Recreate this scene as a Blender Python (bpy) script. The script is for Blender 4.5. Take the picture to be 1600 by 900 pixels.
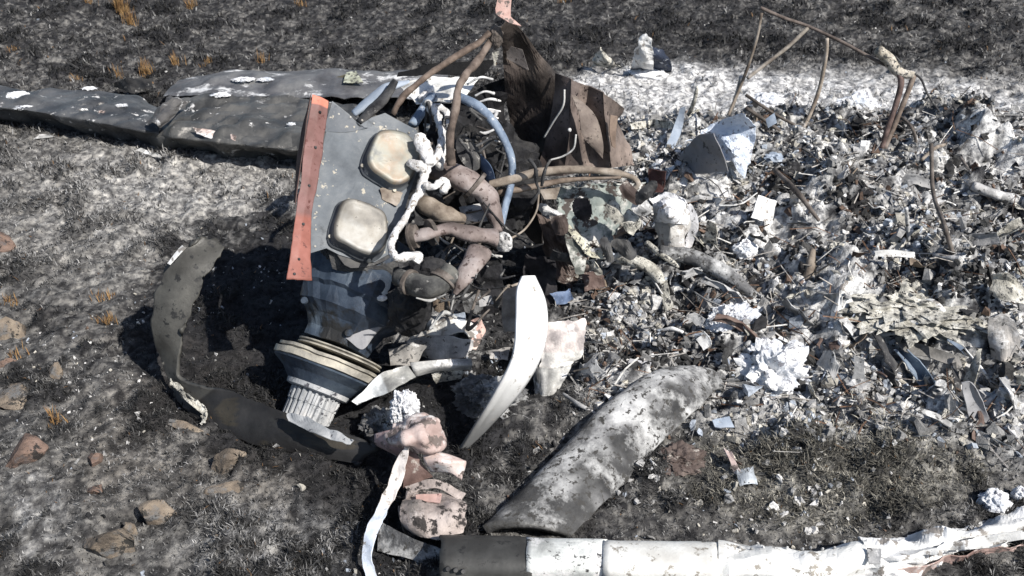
import bpy, math, random
import numpy as np
from mathutils import Vector as V3
random.seed(7); RS = np.random.RandomState(7)
for o in list(bpy.data.objects): bpy.data.objects.remove(o)
SC = bpy.context.scene; COL = SC.collection
# ---------------------------------------------------------------- camera, world, sun, exposure
CH, PITCH, FPX = 1.75, math.radians(33.0), 1537.0
cd = bpy.data.cameras.new('camera'); cam = bpy.data.objects.new('camera', cd); COL.objects.link(cam)
cam.location = (0, 0, CH); cam.rotation_euler = (math.pi/2 - PITCH, 0, 0)
cd.sensor_width = 36; cd.lens = 36*FPX/1600; cd.clip_end = 500; cd.clip_start = .05
cd.dof.use_dof = True; cd.dof.focus_distance = 2.75; cd.dof.aperture_fstop = 7.0
SC.camera = cam
w = bpy.data.worlds.new('World'); SC.world = w; w.use_nodes = True
nt = w.node_tree; bg = nt.nodes['Background']; sky = nt.nodes.new('ShaderNodeTexSky')
sky.sky_type = 'NISHITA'; sky.sun_disc = False; sky.sun_elevation = math.radians(46); sky.sun_rotation = math.radians(135)
nt.links.new(sky.outputs[0], bg.inputs[0]); bg.inputs[1].default_value = .085
sd = bpy.data.lights.new('sun', 'SUN'); sun = bpy.data.objects.new('sun', sd); COL.objects.link(sun)
sd.energy = 5.0; sd.angle = math.radians(.55); sd.color = (1, .955, .89)
SUNDIR = V3((-.78, .64, -1.0)).normalized()
sun.rotation_euler = SUNDIR.to_track_quat('-Z', 'Y').to_euler()
SC.view_settings.view_transform = 'Standard'; SC.view_settings.look = 'None'
SC.view_settings.gamma = 1; SC.view_settings.exposure = .45
SC.cycles.max_bounces = 4; SC.cycles.diffuse_bounces = 2; SC.cycles.glossy_bounces = 2

# ---------------------------------------------------------------- noise
def _h(ix, iy, iz, s):
    n = (ix*374761393 + iy*668265263 + iz*2147483647 + s*1274126177) & 0xffffffff
    n = ((n ^ (n >> 13))*1274126177) & 0xffffffff
    n = ((n ^ (n >> 16))*2246822519) & 0xffffffff
    return ((n ^ (n >> 15)) & 0xffffff)/16777215.0*2 - 1
def vn(P, s=0):
    P = np.asarray(P, float); i = np.floor(P).astype(np.int64); f = P - i; f = f*f*f*(f*(f*6 - 15) + 10)
    x, y, z = i[..., 0], i[..., 1], i[..., 2]; fx, fy, fz = f[..., 0], f[..., 1], f[..., 2]
    r = 0
    for dx in (0, 1):
        for dy in (0, 1):
            for dz in (0, 1):
                r = r + _h(x+dx, y+dy, z+dz, s)*(fx if dx else 1-fx)*(fy if dy else 1-fy)*(fz if dz else 1-fz)
    return r
def fbm(P, freq, octv=4, s=0, gain=.5):
    P = np.asarray(P, float); r = 0; a = 1; t = 0
    for k in range(octv):
        r = r + a*vn(P*freq + 17.3*k, s+k); t += a; a *= gain; freq *= 2.03
    return r/t
def fb2(x, y, freq, o=4, s=0, gain=.5): return fbm(np.stack([x, y, np.zeros_like(x)+.37], -1), freq, o, s, gain)
def sstep(a, b, x): t = np.clip((x-a)/(b-a), 0, 1); return t*t*(3-2*t)

# ---------------------------------------------------------------- from a place in the picture to a point in the place
cp, sp = math.cos(PITCH), math.sin(PITCH)
def ray(px, py):
    a, b = (px-800)/FPX, (450-py)/FPX
    return V3((a, cp + b*sp, -sp + b*cp))
def G(px, py, z=0.0):
    r = ray(px, py); t = (z-CH)/r.z; return V3((r.x*t, r.y*t, z))
def YP(px, py, Y):
    r = ray(px, py); t = Y/r.y; return V3((r.x*t, Y, CH + r.z*t))
def proj(x, y, z):
    d = y*cp + (CH-z)*sp; u = y*sp - (CH-z)*cp
    return 800 + FPX*x/d, 450 - FPX*u/d
# relief of the ground: px, py, half sizes in metres, height
BUMPS = [(1180, 330, .55, .5, .15), (1430, 400, .65, .55, .15), (1290, 250, .45, .35, .10), (1500, 260, .4, .35, .10), (1000, 420, .35, .35, .07),
         (1560, 520, .45, .3, .10), (1380, 500, .35, .25, .06), (1420, 740, .26, .2, .07), (1250, 760, .3, .2, .04), (1180, 560, .3, .2, .05), (700, 640, .2, .12, .05),
         (230, 620, .3, .15, .02), (90, 780, .4, .3, .03), (860, 660, .28, .14, .05)]
BW = [(G(a, b).x, G(a, b).y, c, d, h) for a, b, c, d, h in BUMPS]
PITS = [(G(a, b).x, G(a, b).y, c, d, h) for a, b, c, d, h in [(1478, 410, .13, .10, .12), (1130, 330, .10, .07, .08), (1300, 300, .16, .06, .06), (1460, 600, .12, .07, .06), (850, 460, .12, .10, .06)]]
def heap_mask(x, y):
    px, py = proj(x, y, .06)
    n = fb2(x, y, 2.6, 3, 5)*95
    e = np.maximum(0, (950 - px)/150)
    top = sstep(150, 215, py + n*.45)*1.0
    lo = 640 + np.clip((px-1100)*.12, -40, 60)
    return top*sstep(lo+45, lo-45, py + n*.7)*sstep(850, 960, px + n*.6)
def H(x, y):
    x = np.asarray(x, float); y = np.asarray(y, float)
    z = .022*fb2(x, y, .9, 2, 1) + .012*fb2(x, y, 4.2, 3, 2)
    for cx, cy, rx, ry, h in BW:
        z = z + h*np.exp(-((x-cx)/rx)**2 - ((y-cy)/ry)**2)
    m = heap_mask(x, y)
    z = z + m*(.10*np.abs(fb2(x, y, 3.0, 3, 9)) + .055*fb2(x, y, 8, 3, 12) + .022*fb2(x, y, 22, 2, 13))
    ax_, ay_ = G(1415, 232).x, G(1415, 232).y; bx_, by_ = G(1640, 350).x, G(1640, 350).y
    L_ = math.hypot(bx_-ax_, by_-ay_); ux, uy = (bx_-ax_)/L_, (by_-ay_)/L_
    al = (x-ax_)*ux + (y-ay_)*uy; dd = -(x-ax_)*uy + (y-ay_)*ux + .04*fb2(x, y, 5, 3, 14)
    z = z + .09*sstep(-.16, .0, dd)*np.exp(-np.maximum(dd, 0)/.30)*sstep(-.1, .1, al)*sstep(L_+.3, L_, al)
    for cx, cy, rx, ry, h in PITS: z = z - h*np.exp(-((x-cx)/rx)**2 - ((y-cy)/ry)**2)
    return z
def HG(px, py, dz=0.0):
    z = 0.0
    for _ in range(14):
        p = G(px, py, z+dz); z = .5*z + .5*float(H(p.x, p.y))
    p = G(px, py, z+dz); return p

# ---------------------------------------------------------------- materials
def mat(name, cols, scale=6.0, bump=.25, bscale=40.0, rough=.7, metal=0.0, ash=None, detail=8, fleck=None, spread=.12, grad=None):
    m = bpy.data.materials.new(name); m.use_nodes = True; t = m.node_tree; N, L = t.nodes, t.links
    b = N['Principled BSDF']; tc = N.new('ShaderNodeTexCoord')
    def noise(sc, det=detail, off=0, r=.62):
        mp = N.new('ShaderNodeMapping'); mp.inputs['Location'].default_value = (off, off*1.7, off*.3); L.new(tc.outputs['Object'], mp.inputs[0])
        n = N.new('ShaderNodeTexNoise'); n.inputs['Scale'].default_value = sc; n.inputs['Detail'].default_value = det; n.inputs['Roughness'].default_value = r
        L.new(mp.outputs[0], n.inputs['Vector']); return n.outputs['Fac']
    n1 = noise(scale); cr = N.new('ShaderNodeValToRGB'); L.new(n1, cr.inputs[0]); el = cr.color_ramp.elements
    k = len(cols)
    for i, c in enumerate(cols):
        p = .5 + spread*(2*i/(max(1, k-1)) - 1)
        if i < 2: e = el[i]; e.position = p
        else: e = el.new(p)
        e.color = (*c, 1)
    if k == 1: el[1].color = (*cols[0], 1)
    out = cr.outputs[0]
    def over(fac, colour):
        nonlocal out
        mx = N.new('ShaderNodeMix'); mx.data_type = 'RGBA'; L.new(fac, mx.inputs[0]); L.new(out, mx.inputs[6]); mx.inputs[7].default_value = (*colour, 1); out = mx.outputs[2]
    at = N.new('ShaderNodeAttribute'); at.attribute_name = 'Col'
    mu = N.new('ShaderNodeMix'); mu.data_type = 'RGBA'; mu.blend_type = 'MULTIPLY'; mu.inputs[0].default_value = 1
    L.new(out, mu.inputs[6]); L.new(at.outputs['Color'], mu.inputs[7]); out = mu.outputs[2]
    for q, spec in enumerate([ash, fleck]):
        if spec:
            colour, amount, sc = spec
            nn = noise(sc, 6, 3.1+5*q, .7); mr = N.new('ShaderNodeMapRange'); L.new(nn, mr.inputs[0])
            mr.inputs[1].default_value = .62 - amount*.3; mr.inputs[2].default_value = .62 - amount*.3 + ((.26 if name == 'ash_covered_blade' else .09) if q == 0 else .03)
            over(mr.outputs[0], colour)
    L.new(out, b.inputs['Base Color'])
    b.inputs['Metallic'].default_value = metal
    rr = N.new('ShaderNodeMapRange'); L.new(noise(scale*2.2, 4, 9), rr.inputs[0]); rr.inputs[1].default_value = .3; rr.inputs[2].default_value = .7
    rr.inputs[3].default_value = max(.1, rough-.15); rr.inputs[4].default_value = min(1, rough+.15); L.new(rr.outputs[0], b.inputs['Roughness'])
    b.inputs['Specular IOR Level'].default_value = .3
    if bump:
        bn = noise(bscale, 8, 1.3, .7); bp = N.new('ShaderNodeBump'); bp.inputs['Strength'].default_value = bump; bp.inputs['Distance'].default_value = .01
        L.new(bn, bp.inputs['Height']); L.new(bp.outputs[0], b.inputs['Normal'])
    return m
ASHW = (.72, .71, .70)
M = dict(
 ground=mat('burnt_ground', [(.45, .45, .46), (1, 1, 1), (1.7, 1.68, 1.62)], 45, .8, 160, .95, detail=10, spread=.1),
 char=mat('charred_grass', [(.7, .7, .7), (1.2, 1.2, 1.2)], 30, 0, rough=.95),
 frag=mat('debris_mix', [(.55, .55, .55), (1.15, 1.13, 1.1)], 60, .6, 150, .9),
 baffle=mat('blue_grey_paint', [(.070, .080, .092), (.105, .118, .132), (.145, .155, .165)], 7, .3, 60, .55, ash=((.040, .043, .047), .10, 7), fleck=((.36, .33, .27), .04, 30)),
 crank=mat('crankcase_paint', [(.018, .026, .040), (.038, .052, .075), (.07, .09, .115)], 8, .3, 45, .5, ash=((.02, .02, .02), .3, 9)),  # blue-grey paint, base darkened to stand in for shade on the crankcase
 cover=mat('heat_stained_cover', [(.16, .17, .18), (.34, .33, .28), (.36, .29, .22), (.46, .455, .44)], 6.5, .2, 40, .45, spread=.13, fleck=((.12, .11, .10), -.1, 60)),
 coverb=mat('sooty_cover', [(.17, .16, .145), (.30, .28, .245), (.42, .41, .385)], 7, .25, 40, .5, spread=.12, fleck=((.10, .09, .08), -.08, 50)),
 rim=mat('cover_skirt', [(.05, .055, .065), (.10, .11, .12)], 10, .2, 60, .5),
 black=mat('black_char_and_shade', [(.006, .006, .007), (.016, .016, .018), (.034, .033, .033)], 12, .6, 50, .9),  # char black that also stands in for shade in the engine bay
 soot=mat('sooty_metal', [(.012, .012, .014), (.05, .05, .052), (.09, .088, .085)], 12, .5, 60, .75, ash=((.32, .31, .29), .08, 25)),
 alu=mat('dull_aluminium', [(.20, .20, .20), (.38, .38, .37), (.52, .51, .49)], 14, .4, 70, .6, ash=(ASHW, .25, 18)),
 white=mat('white_ashed_paint', [(.46, .46, .45), (.68, .68, .67), (.80, .80, .80)], 8, .3, 50, .75, ash=((.34, .33, .31), -.05, 7), fleck=((.24, .22, .20), .2, 24)),
 whitep=mat('white_paint', [(.50, .49, .46), (.66, .66, .635), (.74, .74, .72)], 5, .3, 30, .6, ash=((.36, .35, .33), -.12, 5), fleck=((.25, .23, .20), .14, 30)),
 rope=mat('calcined_lead', [(.50, .48, .46), (.74, .73, .72), (.84, .84, .84)], 30, .9, 110, .9, fleck=((.28, .25, .22), .18, 60)),
 orange=mat('faded_red_paint', [(.125, .062, .052), (.175, .092, .080), (.225, .125, .112)], 7, .2, 50, .6, fleck=((.10, .04, .035), .1, 40)),
 pipe=mat('heat_scaled_pipe', [(.11, .088, .08), (.20, .162, .150), (.30, .262, .25)], 9, .35, 60, .7, fleck=((.07, .05, .045), .14, 60)),
 rust=mat('rusted_tube', [(.042, .036, .032), (.095, .080, .070), (.16, .14, .125)], 20, .3, 80, .8),
 rusttan=mat('tan_tube', [(.12, .095, .076), (.22, .185, .15), (.34, .30, .26)], 14, .3, 80, .75),
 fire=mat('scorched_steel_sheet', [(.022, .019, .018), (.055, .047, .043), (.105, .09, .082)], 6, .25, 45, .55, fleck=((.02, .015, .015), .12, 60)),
 firelit=mat('sunlit_scorched_steel', [(.11, .088, .076), (.17, .138, .12), (.24, .20, .17)], 9, .2, 45, .6, fleck=((.05, .04, .035), .12, 60)),  # lit copy of the firewall steel, sunlight put into the colour
 blue=mat('blue_hose', [(.07, .095, .14), (.13, .17, .235), (.21, .26, .33)], 14, .3, 60, .7, fleck=((.4, .42, .45), .06, 50)),
 bluew=mat('blue_white_tube', [(.22, .27, .34), (.40, .44, .50)], 6, .2, 50, .6),
 blade=mat('charcoal_blade', [(.032, .031, .029), (.050, .049, .046), (.075, .073, .068)], 8, .2, 60, .5, fleck=((.02, .02, .02), .12, 35)),
 wblade=mat('whitened_blade', [(.85, .85, .85), (1, 1, 1)], 9, .2, 60, .6, fleck=((.28, .26, .23), .03, 30)),
 lying=mat('ash_covered_blade', [(.045, .045, .047), (.095, .095, .097), (.17, .17, .172)], 9, .6, 90, .85, ash=((.66, .66, .65), .50, 11), fleck=((.05, .048, .045), .22, 60)),
 wing=mat('charcoal_wing_skin', [(.028, .029, .031), (.052, .053, .055), (.085, .085, .085)], 7, .25, 50, .5, ash=((.36, .34, .31), .0, 9), fleck=((.55, .54, .53), .0, 16)),
 wingl=mat('grey_wing_skin', [(.06, .06, .064), (.10, .10, .105), (.15, .15, .15)], 7, .3, 50, .55, ash=((.62, .62, .62), .22, 8)),
 green=mat('pale_green_primer', [(.13, .15, .145), (.22, .25, .235), (.34, .36, .33)], 11, .4, 60, .75, ash=((.50, .49, .46), .32, 9), fleck=((.06, .05, .045), .24, 22)),
 brown=mat('brown_scorched_sheet', [(.045, .032, .028), (.09, .068, .060), (.15, .12, .105)], 8, .4, 50, .75, ash=((.45, .42, .38), .12, 18)),
 grey=mat('grey_ashed_sheet', [(.18, .18, .18), (.32, .32, .32), (.45, .44, .43)], 9, .4, 60, .85, ash=(ASHW, .3, 9), fleck=((.05, .05, .05), .14, 40)),
 pgrey=mat('plain_grey_sheet', [(.20, .20, .21), (.30, .30, .31)], 6, .2, 50, .7, fleck=((.08, .08, .08), .08, 40)),
 pink=mat('pink_melted_skin', [(.30, .22, .20), (.50, .405, .375), (.66, .60, .57)], 8, .35, 50, .75, ash=((.70, .68, .665), .25, 10), fleck=((.13, .105, .095), .26, 24)),
 pslab=mat('sooty_pink_slab', [(.15, .135, .125), (.30, .255, .235), (.46, .40, .37)], 11, .8, 60, .85, ash=((.46, .41, .385), .2, 14), fleck=((.04, .035, .033), .26, 26)),
 ash=mat('white_ash', [(.58, .62, .68), (.80, .81, .83), (.86, .86, .86)], 14, 1.0, 90, 1.0, fleck=((.26, .26, .29), .2, 40)),
 mat_=mat('cream_ash_block', [(.26, .25, .22), (.52, .50, .44), (.72, .70, .64)], 26, 1.0, 110, 1.0, fleck=((.07, .07, .07), .25, 60)),
 rock=mat('brown_sandstone', [(.10, .082, .066), (.20, .162, .125), (.29, .24, .185)], 14, .9, 50, .9, ash=((.13, .13, .13), .3, 12), fleck=((.035, .033, .03), .2, 30)),
 redrock=mat('reddish_sandstone', [(.10, .07, .058), (.17, .115, .09), (.235, .165, .135)], 13, .9, 50, .9, ash=((.11, .10, .10), .2, 12), fleck=((.035, .03, .028), .16, 30)),
 dry=mat('dry_grass', [(.16, .085, .035), (.36, .23, .10)], 20, 0, rough=.9),
 crate=mat('yellow_stained', [(.3, .26, .16), (.5, .45, .3)], 20, .3, 60, .8),
 fins=mat('grey_ribbed_metal', [(.20, .21, .22), (.32, .33, .34), (.42, .42, .42)], 12, .3, 70, .5, fleck=((.06, .06, .07), .12, 40)),
 ringm=mat('ring_gear_steel', [(.16, .15, .13), (.30, .28, .24), (.42, .39, .32)], 16, .3, 80, .55),
)

# ---------------------------------------------------------------- mesh builders
class Thing:
    pass
def nm(o, label=None, cat=None, group=None, kind=None):
    if label: o['label'] = label
    if cat: o['category'] = cat
    if group: o['group'] = group
    if kind: o['kind'] = kind
    return o
def root(name, loc, label, cat, group=None):
    o = bpy.data.objects.new(name, None); COL.objects.link(o); o.location = loc; o.empty_display_size = .05
    return nm(o, label, cat, group)
def off_of(parent):
    v = V3((0, 0, 0))
    while parent is not None: v = v + parent.location; parent = parent.parent
    return v
def mk(name, Vs, Fs, m, parent=None, col=None, smooth=True, origin=None):
    Vs = np.asarray(Vs, float).reshape(-1, 3)
    if origin is None and parent is None:
        origin = V3((Vs[:, 0].mean(), Vs[:, 1].mean(), Vs[:, 2].min()))
    if parent is not None and origin is None: origin = off_of(parent)
    Vl = Vs - np.array(origin)
    me = bpy.data.meshes.new(name); me.from_pydata(Vl.tolist() if len(Vl) < 200000 else Vl, [], Fs); me.update()
    me.polygons.foreach_set('use_smooth', np.full(len(me.polygons), smooth))
    ca = me.color_attributes.new('Col', 'FLOAT_COLOR', 'POINT')
    c = np.ones((len(Vs), 4)) if col is None else np.concatenate([np.asarray(col, float).reshape(-1, 3), np.ones((len(Vs), 1))], 1)
    ca.data.foreach_set('color', c.ravel().astype(np.float32))
    me.materials.append(M[m] if isinstance(m, str) else m)
    o = bpy.data.objects.new(name, me); COL.objects.link(o)
    if parent is None: o.location = origin
    else:
        o.parent = parent
        o.location = V3(origin) - off_of(parent)
    return o
def catmull(P, n, closed=False):
    P = np.array([list(p) for p in P], float); k = len(P)
    if k == 2 and not closed: return np.array([P[0]*(1-t) + P[1]*t for t in np.linspace(0, 1, n)])
    segs = k if closed else k-1; T = np.linspace(0, segs, n, endpoint=not closed); out = []
    for t in T:
        i = min(int(t), segs-1); f = t - i
        if closed: a, b, c, d = P[(i-1) % k], P[i % k], P[(i+1) % k], P[(i+2) % k]
        else:
            b, c = P[i], P[i+1]; a = P[i-1] if i > 0 else 2*b-c; d = P[i+2] if i+2 < k else 2*c-b
        out.append(.5*((2*b) + (-a+c)*f + (2*a-5*b+4*c-d)*f*f + (-a+3*b-3*c+d)*f**3))
    return np.array(out)
def lerp_path(P, n):
    P = np.array([list(p) for p in P], float); T = np.linspace(0, len(P)-1, n); r = []
    for t in T:
        i = min(int(t), len(P)-2); f = t-i; r.append(P[i]*(1-f) + P[i+1]*f)
    return np.array(r)
def tube(name, pts, rad, m, parent=None, n=None, seg=10, noise=0, nf=30, flat=1.0, hollow=False, sharp=False, colf=None, closed_ends=True, kink=0, up=None):
    n = n or max(8, 7*len(pts)); C = (lerp_path if sharp else catmull)(pts, n)
    if not hasattr(rad, '__len__'): rad = [rad, rad]
    R = np.interp(np.linspace(0, 1, n), np.linspace(0, 1, len(rad)), rad)
    if kink: C = C + kink*np.stack([vn(C*14, 31), vn(C*14, 37), vn(C*14, 41)], -1)
    T = np.gradient(C, axis=0); T /= np.linalg.norm(T, axis=1)[:, None] + 1e-9
    u = np.cross(T[0], up if up is not None else (0.05, 0.1, 1.0)); u /= np.linalg.norm(u) + 1e-9
    Vs, Fs = [], []
    rings = []
    for i in range(n):
        u = u - T[i]*np.dot(u, T[i]); u /= np.linalg.norm(u) + 1e-9; v = np.cross(T[i], u)
        a = np.linspace(0, 2*math.pi, seg, endpoint=False)
        rings.append(C[i] + R[i]*(np.cos(a)[:, None]*u + np.sin(a)[:, None]*v*flat))
    rings = np.array(rings)
    if noise:
        rd = np.abs(fbm(rings*.9, nf*.35, 2, 71)); rings = rings - .9*noise*np.clip(.30-rd, 0, .3)[..., None]*3*(rings - C[:, None])
    if noise: rings = rings + 1.6*noise*fbm(rings, nf, 3, 3)[..., None]*(rings - C[:, None])
    Vs = rings.reshape(-1, 3).tolist()
    if hollow:
        for i in range(n): Vs += (C[i] + (rings[i]-C[i])*.82).tolist()
        n2 = n*seg
        for i in range(n-1):
            for j in range(seg):
                k = (j+1) % seg
                Fs.append((i*seg+j, i*seg+k, (i+1)*seg+k, (i+1)*seg+j)); Fs.append((n2+i*seg+k, n2+i*seg+j, n2+(i+1)*seg+j, n2+(i+1)*seg+k))
        for j in range(seg):
            k = (j+1) % seg; e = (n-1)*seg
            Fs.append((j, n2+j, n2+k, k)); Fs.append((e+k, n2+e+k, n2+e+j, e+j))
    else:
        for i in range(n-1):
            for j in range(seg):
                k = (j+1) % seg; Fs.append((i*seg+j, i*seg+k, (i+1)*seg+k, (i+1)*seg+j))
        Fs.append(tuple(range(seg-1, -1, -1))); Fs.append(tuple((n-1)*seg + j for j in range(seg)))
    col = None
    if colf is not None: col = [colf((q//seg % n)/(n-1), Vs[q]) for q in range(len(Vs))]
    return mk(name, Vs, Fs, m, parent, col)
def sheet(name, ctrl, m, parent=None, sub=8, crumple=.004, cf=12.0, thick=.0025, rag=0.0, holes=(), colf=None, linear=False, smooth=None, seed=0, sharpcr=True, ragsides='uUvV', both=False):
    """ctrl: rows of points (3-D)."""
    rows = [(lerp_path if linear else catmull)(r, (len(r)-1)*sub+1) for r in ctrl]
    A = np.array(rows); nr = (len(ctrl)-1)*sub + 1
    out = np.array([(lerp_path if linear else catmull)(A[:, j], nr) for j in range(A.shape[1])]).transpose(1, 0, 2)
    R, Cn = out.shape[:2]; U = np.linspace(0, 1, R)[:, None]*np.ones(Cn); W = np.ones(R)[:, None]*np.linspace(0, 1, Cn)
    if rag:
        cen = out.mean((0, 1))
        Pm = out.reshape(-1, 3)
        nr_ = fbm(Pm, 16, 3, 50+seed).reshape(R, Cn)
        for ch, wgt, ax in (('u', np.exp(-U*R/1.3), 0), ('U', np.exp(-(1-U)*R/1.3), 0), ('v', np.exp(-W*Cn/1.3), 1), ('V', np.exp(-(1-W)*Cn/1.3), 1)):
            if ch in ragsides:
                inner = out[R//2][None, :, :] - out if ax == 0 else out[:, Cn//2][:, None, :] - out
                L = np.linalg.norm(inner, axis=-1, keepdims=True) + 1e-6
                out = out + inner/L*(np.abs(nr_)*1.6*rag*wgt)[..., None]
    du = np.gradient(out, axis=0); dv = np.gradient(out, axis=1); N = np.cross(du, dv); N /= np.linalg.norm(N, axis=-1, keepdims=True) + 1e-9
    if crumple:
        P = out.reshape(-1, 3)
        a = fbm(P, cf, 2, 80+seed).reshape(R, Cn)
        if sharpcr: a = 1.5*(np.abs(a)*2-.5) + .6*(np.abs(fbm(P, cf*2.1, 2, 90+seed).reshape(R, Cn))-.3)
        out = out + N*(a*crumple)[..., None]
        du = np.gradient(out, axis=0); dv = np.gradient(out, axis=1); N = np.cross(du, dv); N /= np.linalg.norm(N, axis=-1, keepdims=True) + 1e-9
    keep = np.ones((R-1, Cn-1), bool)
    uc = (U[:-1, :-1] + U[1:, 1:])/2; wc = (W[:-1, :-1] + W[1:, 1:])/2
    for (hu, hv, ru, rv) in holes:
        keep &= ((uc-hu)/ru)**2 + ((wc-hv)/rv)**2 > 1
    F = out.reshape(-1, 3); B = (out - N*thick).reshape(-1, 3); n = R*Cn
    Fs = []; edge = {}
    for i in range(R-1):
        for j in range(Cn-1):
            if not keep[i, j]: continue
            q = (i*Cn+j, (i+1)*Cn+j, (i+1)*Cn+j+1, i*Cn+j+1)
            Fs.append(q); Fs.append(tuple(x+n for x in reversed(q)))
            for a, b in zip(q, q[1:]+q[:1]): edge[(a, b)] = 1
    for (a, b) in list(edge):
        if (b, a) not in edge: Fs.append((b, a, a+n, b+n))
    col = None
    if colf is not None:
        c1 = np.array([[colf(U[i, j], W[i, j], out[i, j]) for j in range(Cn)] for i in range(R)]).reshape(-1, 3); col = np.concatenate([c1, c1])
    o = mk(name, np.concatenate([F, B]), Fs, m, parent, col, smooth=(not sharpcr) if smooth is None else smooth)
    return o
def ico(sub=2):
    import bmesh
    bm = bmesh.new(); bmesh.ops.create_icosphere(bm, subdivisions=sub, radius=1); v = np.array([list(x.co) for x in bm.verts]); f = [tuple(y.index for y in x.verts) for x in bm.faces]; bm.free(); return v, f
ICO = {k: ico(k) for k in (1, 2, 3, 4, 5)}
def rock(name, loc, dims, m, seed, rz=0, cuts=7, parent=None, sub=4, rough=.05, col=None):
    rs = np.random.RandomState(seed); v, f = ICO[sub]; v = v.copy()
    for _ in range(cuts + 5):
        nrm = rs.normal(size=3); nrm /= np.linalg.norm(nrm); d = rs.uniform(.42, .74); s = v@nrm - d; v -= np.outer(np.maximum(s, 0), nrm)
    v *= 1 + (rough*2.2*fbm(v + seed, 2.5, 5, seed))[:, None]
    v *= np.array(dims); c, s = math.cos(rz), math.sin(rz)
    v = np.stack([v[:, 0]*c - v[:, 1]*s, v[:, 0]*s + v[:, 1]*c, v[:, 2]], -1) + np.array(loc)
    return mk(name, v, f, m, parent, smooth=False if sub < 4 else False, col=col)
def lump(name, loc, dims, m, seed, amp=.35, freq=2.2, parent=None, sub=5, octv=5, smooth=False):
    v, f = ICO[sub]; v = v*(1 + amp*fbm(v + seed*3.1, freq, octv, seed, .6))[:, None]*np.array(dims) + np.array(loc)
    return mk(name, v, f, m, parent, smooth=smooth)
def frame(d):
    d = V3(d).normalized(); u = d.cross(V3((0, 0, 1)))
    if u.length < .01: u = V3((1, 0, 0))
    u.normalize(); return d, u, u.cross(d)
def lathe(name, p0, p1, prof, m, parent=None, seg=48, ribs=0, ribd=0, sq=0, noise=0):
    """prof: (t, r); t along p0->p1."""
    p0, p1 = V3(p0), V3(p1); d, u, v = frame(p1-p0); Vs, Fs = [], []
    for t, r in prof:
        c = p0.lerp(p1, t)
        for j in range(seg):
            a = 2*math.pi*j/seg; rr = r
            if ribs: rr *= 1 - ribd*(1 if (j*ribs*2//seg) % 2 else 0)
            if sq: rr *= 1 + sq*(1/max(abs(math.cos(a)), abs(math.sin(a))) - 1)
            Vs.append(c + (u*math.cos(a) + v*math.sin(a))*rr)
    k = len(prof)
    for i in range(k-1):
        for j in range(seg):
            l = (j+1) % seg; Fs.append((i*seg+j, i*seg+l, (i+1)*seg+l, (i+1)*seg+j))
    Fs.append(tuple(range(seg-1, -1, -1))); Fs.append(tuple((k-1)*seg+j for j in range(seg)))
    A = np.array([list(x) for x in Vs])
    if noise: A = A + noise*np.stack([fbm(A, 20, 3, 1), fbm(A, 20, 3, 2), fbm(A, 20, 3, 3)], -1)
    return mk(name, A, Fs, m, parent, smooth=False)
def plate(name, P, nrm, th, m, parent=None, bend=0, step=.02):
    """flat plate from an outline of 3-D points, filled with an inner grid via fan rings"""
    P = [V3(p) for p in P]; c = sum(P, V3())/len(P); n = V3(nrm).normalized(); k = len(P)
    Vs, Fs = [], []
    rings = 6
    for lay in (0, 1):
        for r in range(rings):
            s = 1 - r/rings
            for p in P: Vs.append(c + (p-c)*s - n*(th*lay))
        Vs.append(c - n*(th*lay))
    per = rings*k + 1
    A = np.array([list(x) for x in Vs])
    if bend: A = A + np.outer(bend*(fbm(A, 9, 3, 4)), np.array(n))
    for lay in (0, 1):
        o = lay*per
        for r in range(rings-1):
            for j in range(k):
                l = (j+1) % k; q = (o+r*k+j, o+r*k+l, o+(r+1)*k+l, o+(r+1)*k+j); Fs.append(q if lay == 0 else q[::-1])
        for j in range(k):
            l = (j+1) % k; q = (o+(rings-1)*k+j, o+(rings-1)*k+l, o+per-1); Fs.append(q if lay == 0 else q[::-1])
    for j in range(k):
        l = (j+1) % k; Fs.append((l, j, per+j, per+l))
    return mk(name, A, Fs, m, parent, smooth=False)
def gg(*a): return [G(*p) for p in a]
def hg(*a): return [HG(*p) for p in a]
def yp(*a): return [YP(*p) for p in a]

# ================================================================ GROUND
def axis_pts(a, b, step, far, grow=1.25):
    core = list(np.arange(a, b+1e-6, step)); l, r = [], []; s = step; x = a
    while x > -far: s *= grow; x -= s; l.append(x)
    s = step; x = core[-1]
    while x < far: s *= grow; x += s; r.append(x)
    return np.array(l[::-1] + core + r)
gx = axis_pts(-2.9, 2.9, .0105, 120); gy = axis_pts(1.25, 6.3, .0105, 120)
X, Y = np.meshgrid(gx, gy); Z = H(X, Y)
core = sstep(9, 6.5, np.abs(X) + 0*Y)*sstep(10, 7, Y)
hm = heap_mask(X, Y)
tuft = np.clip(fb2(X, Y, 5.5, 4, 21)*2.2, -1, 1)
tuft2 = fb2(X, Y, 16, 3, 22)
Z = Z + core*(.022*sstep(.05, .4, fb2(X, Y, 6.5, 4, 91, .6)) + .008*np.clip(tuft, 0, 1) + .018*np.clip(tuft2*1.6, -.5, 1) + .010*fb2(X, Y, 42, 2, 23))*(1 + .4*hm)
PX, PY = proj(X, Y, Z*0)
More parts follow.
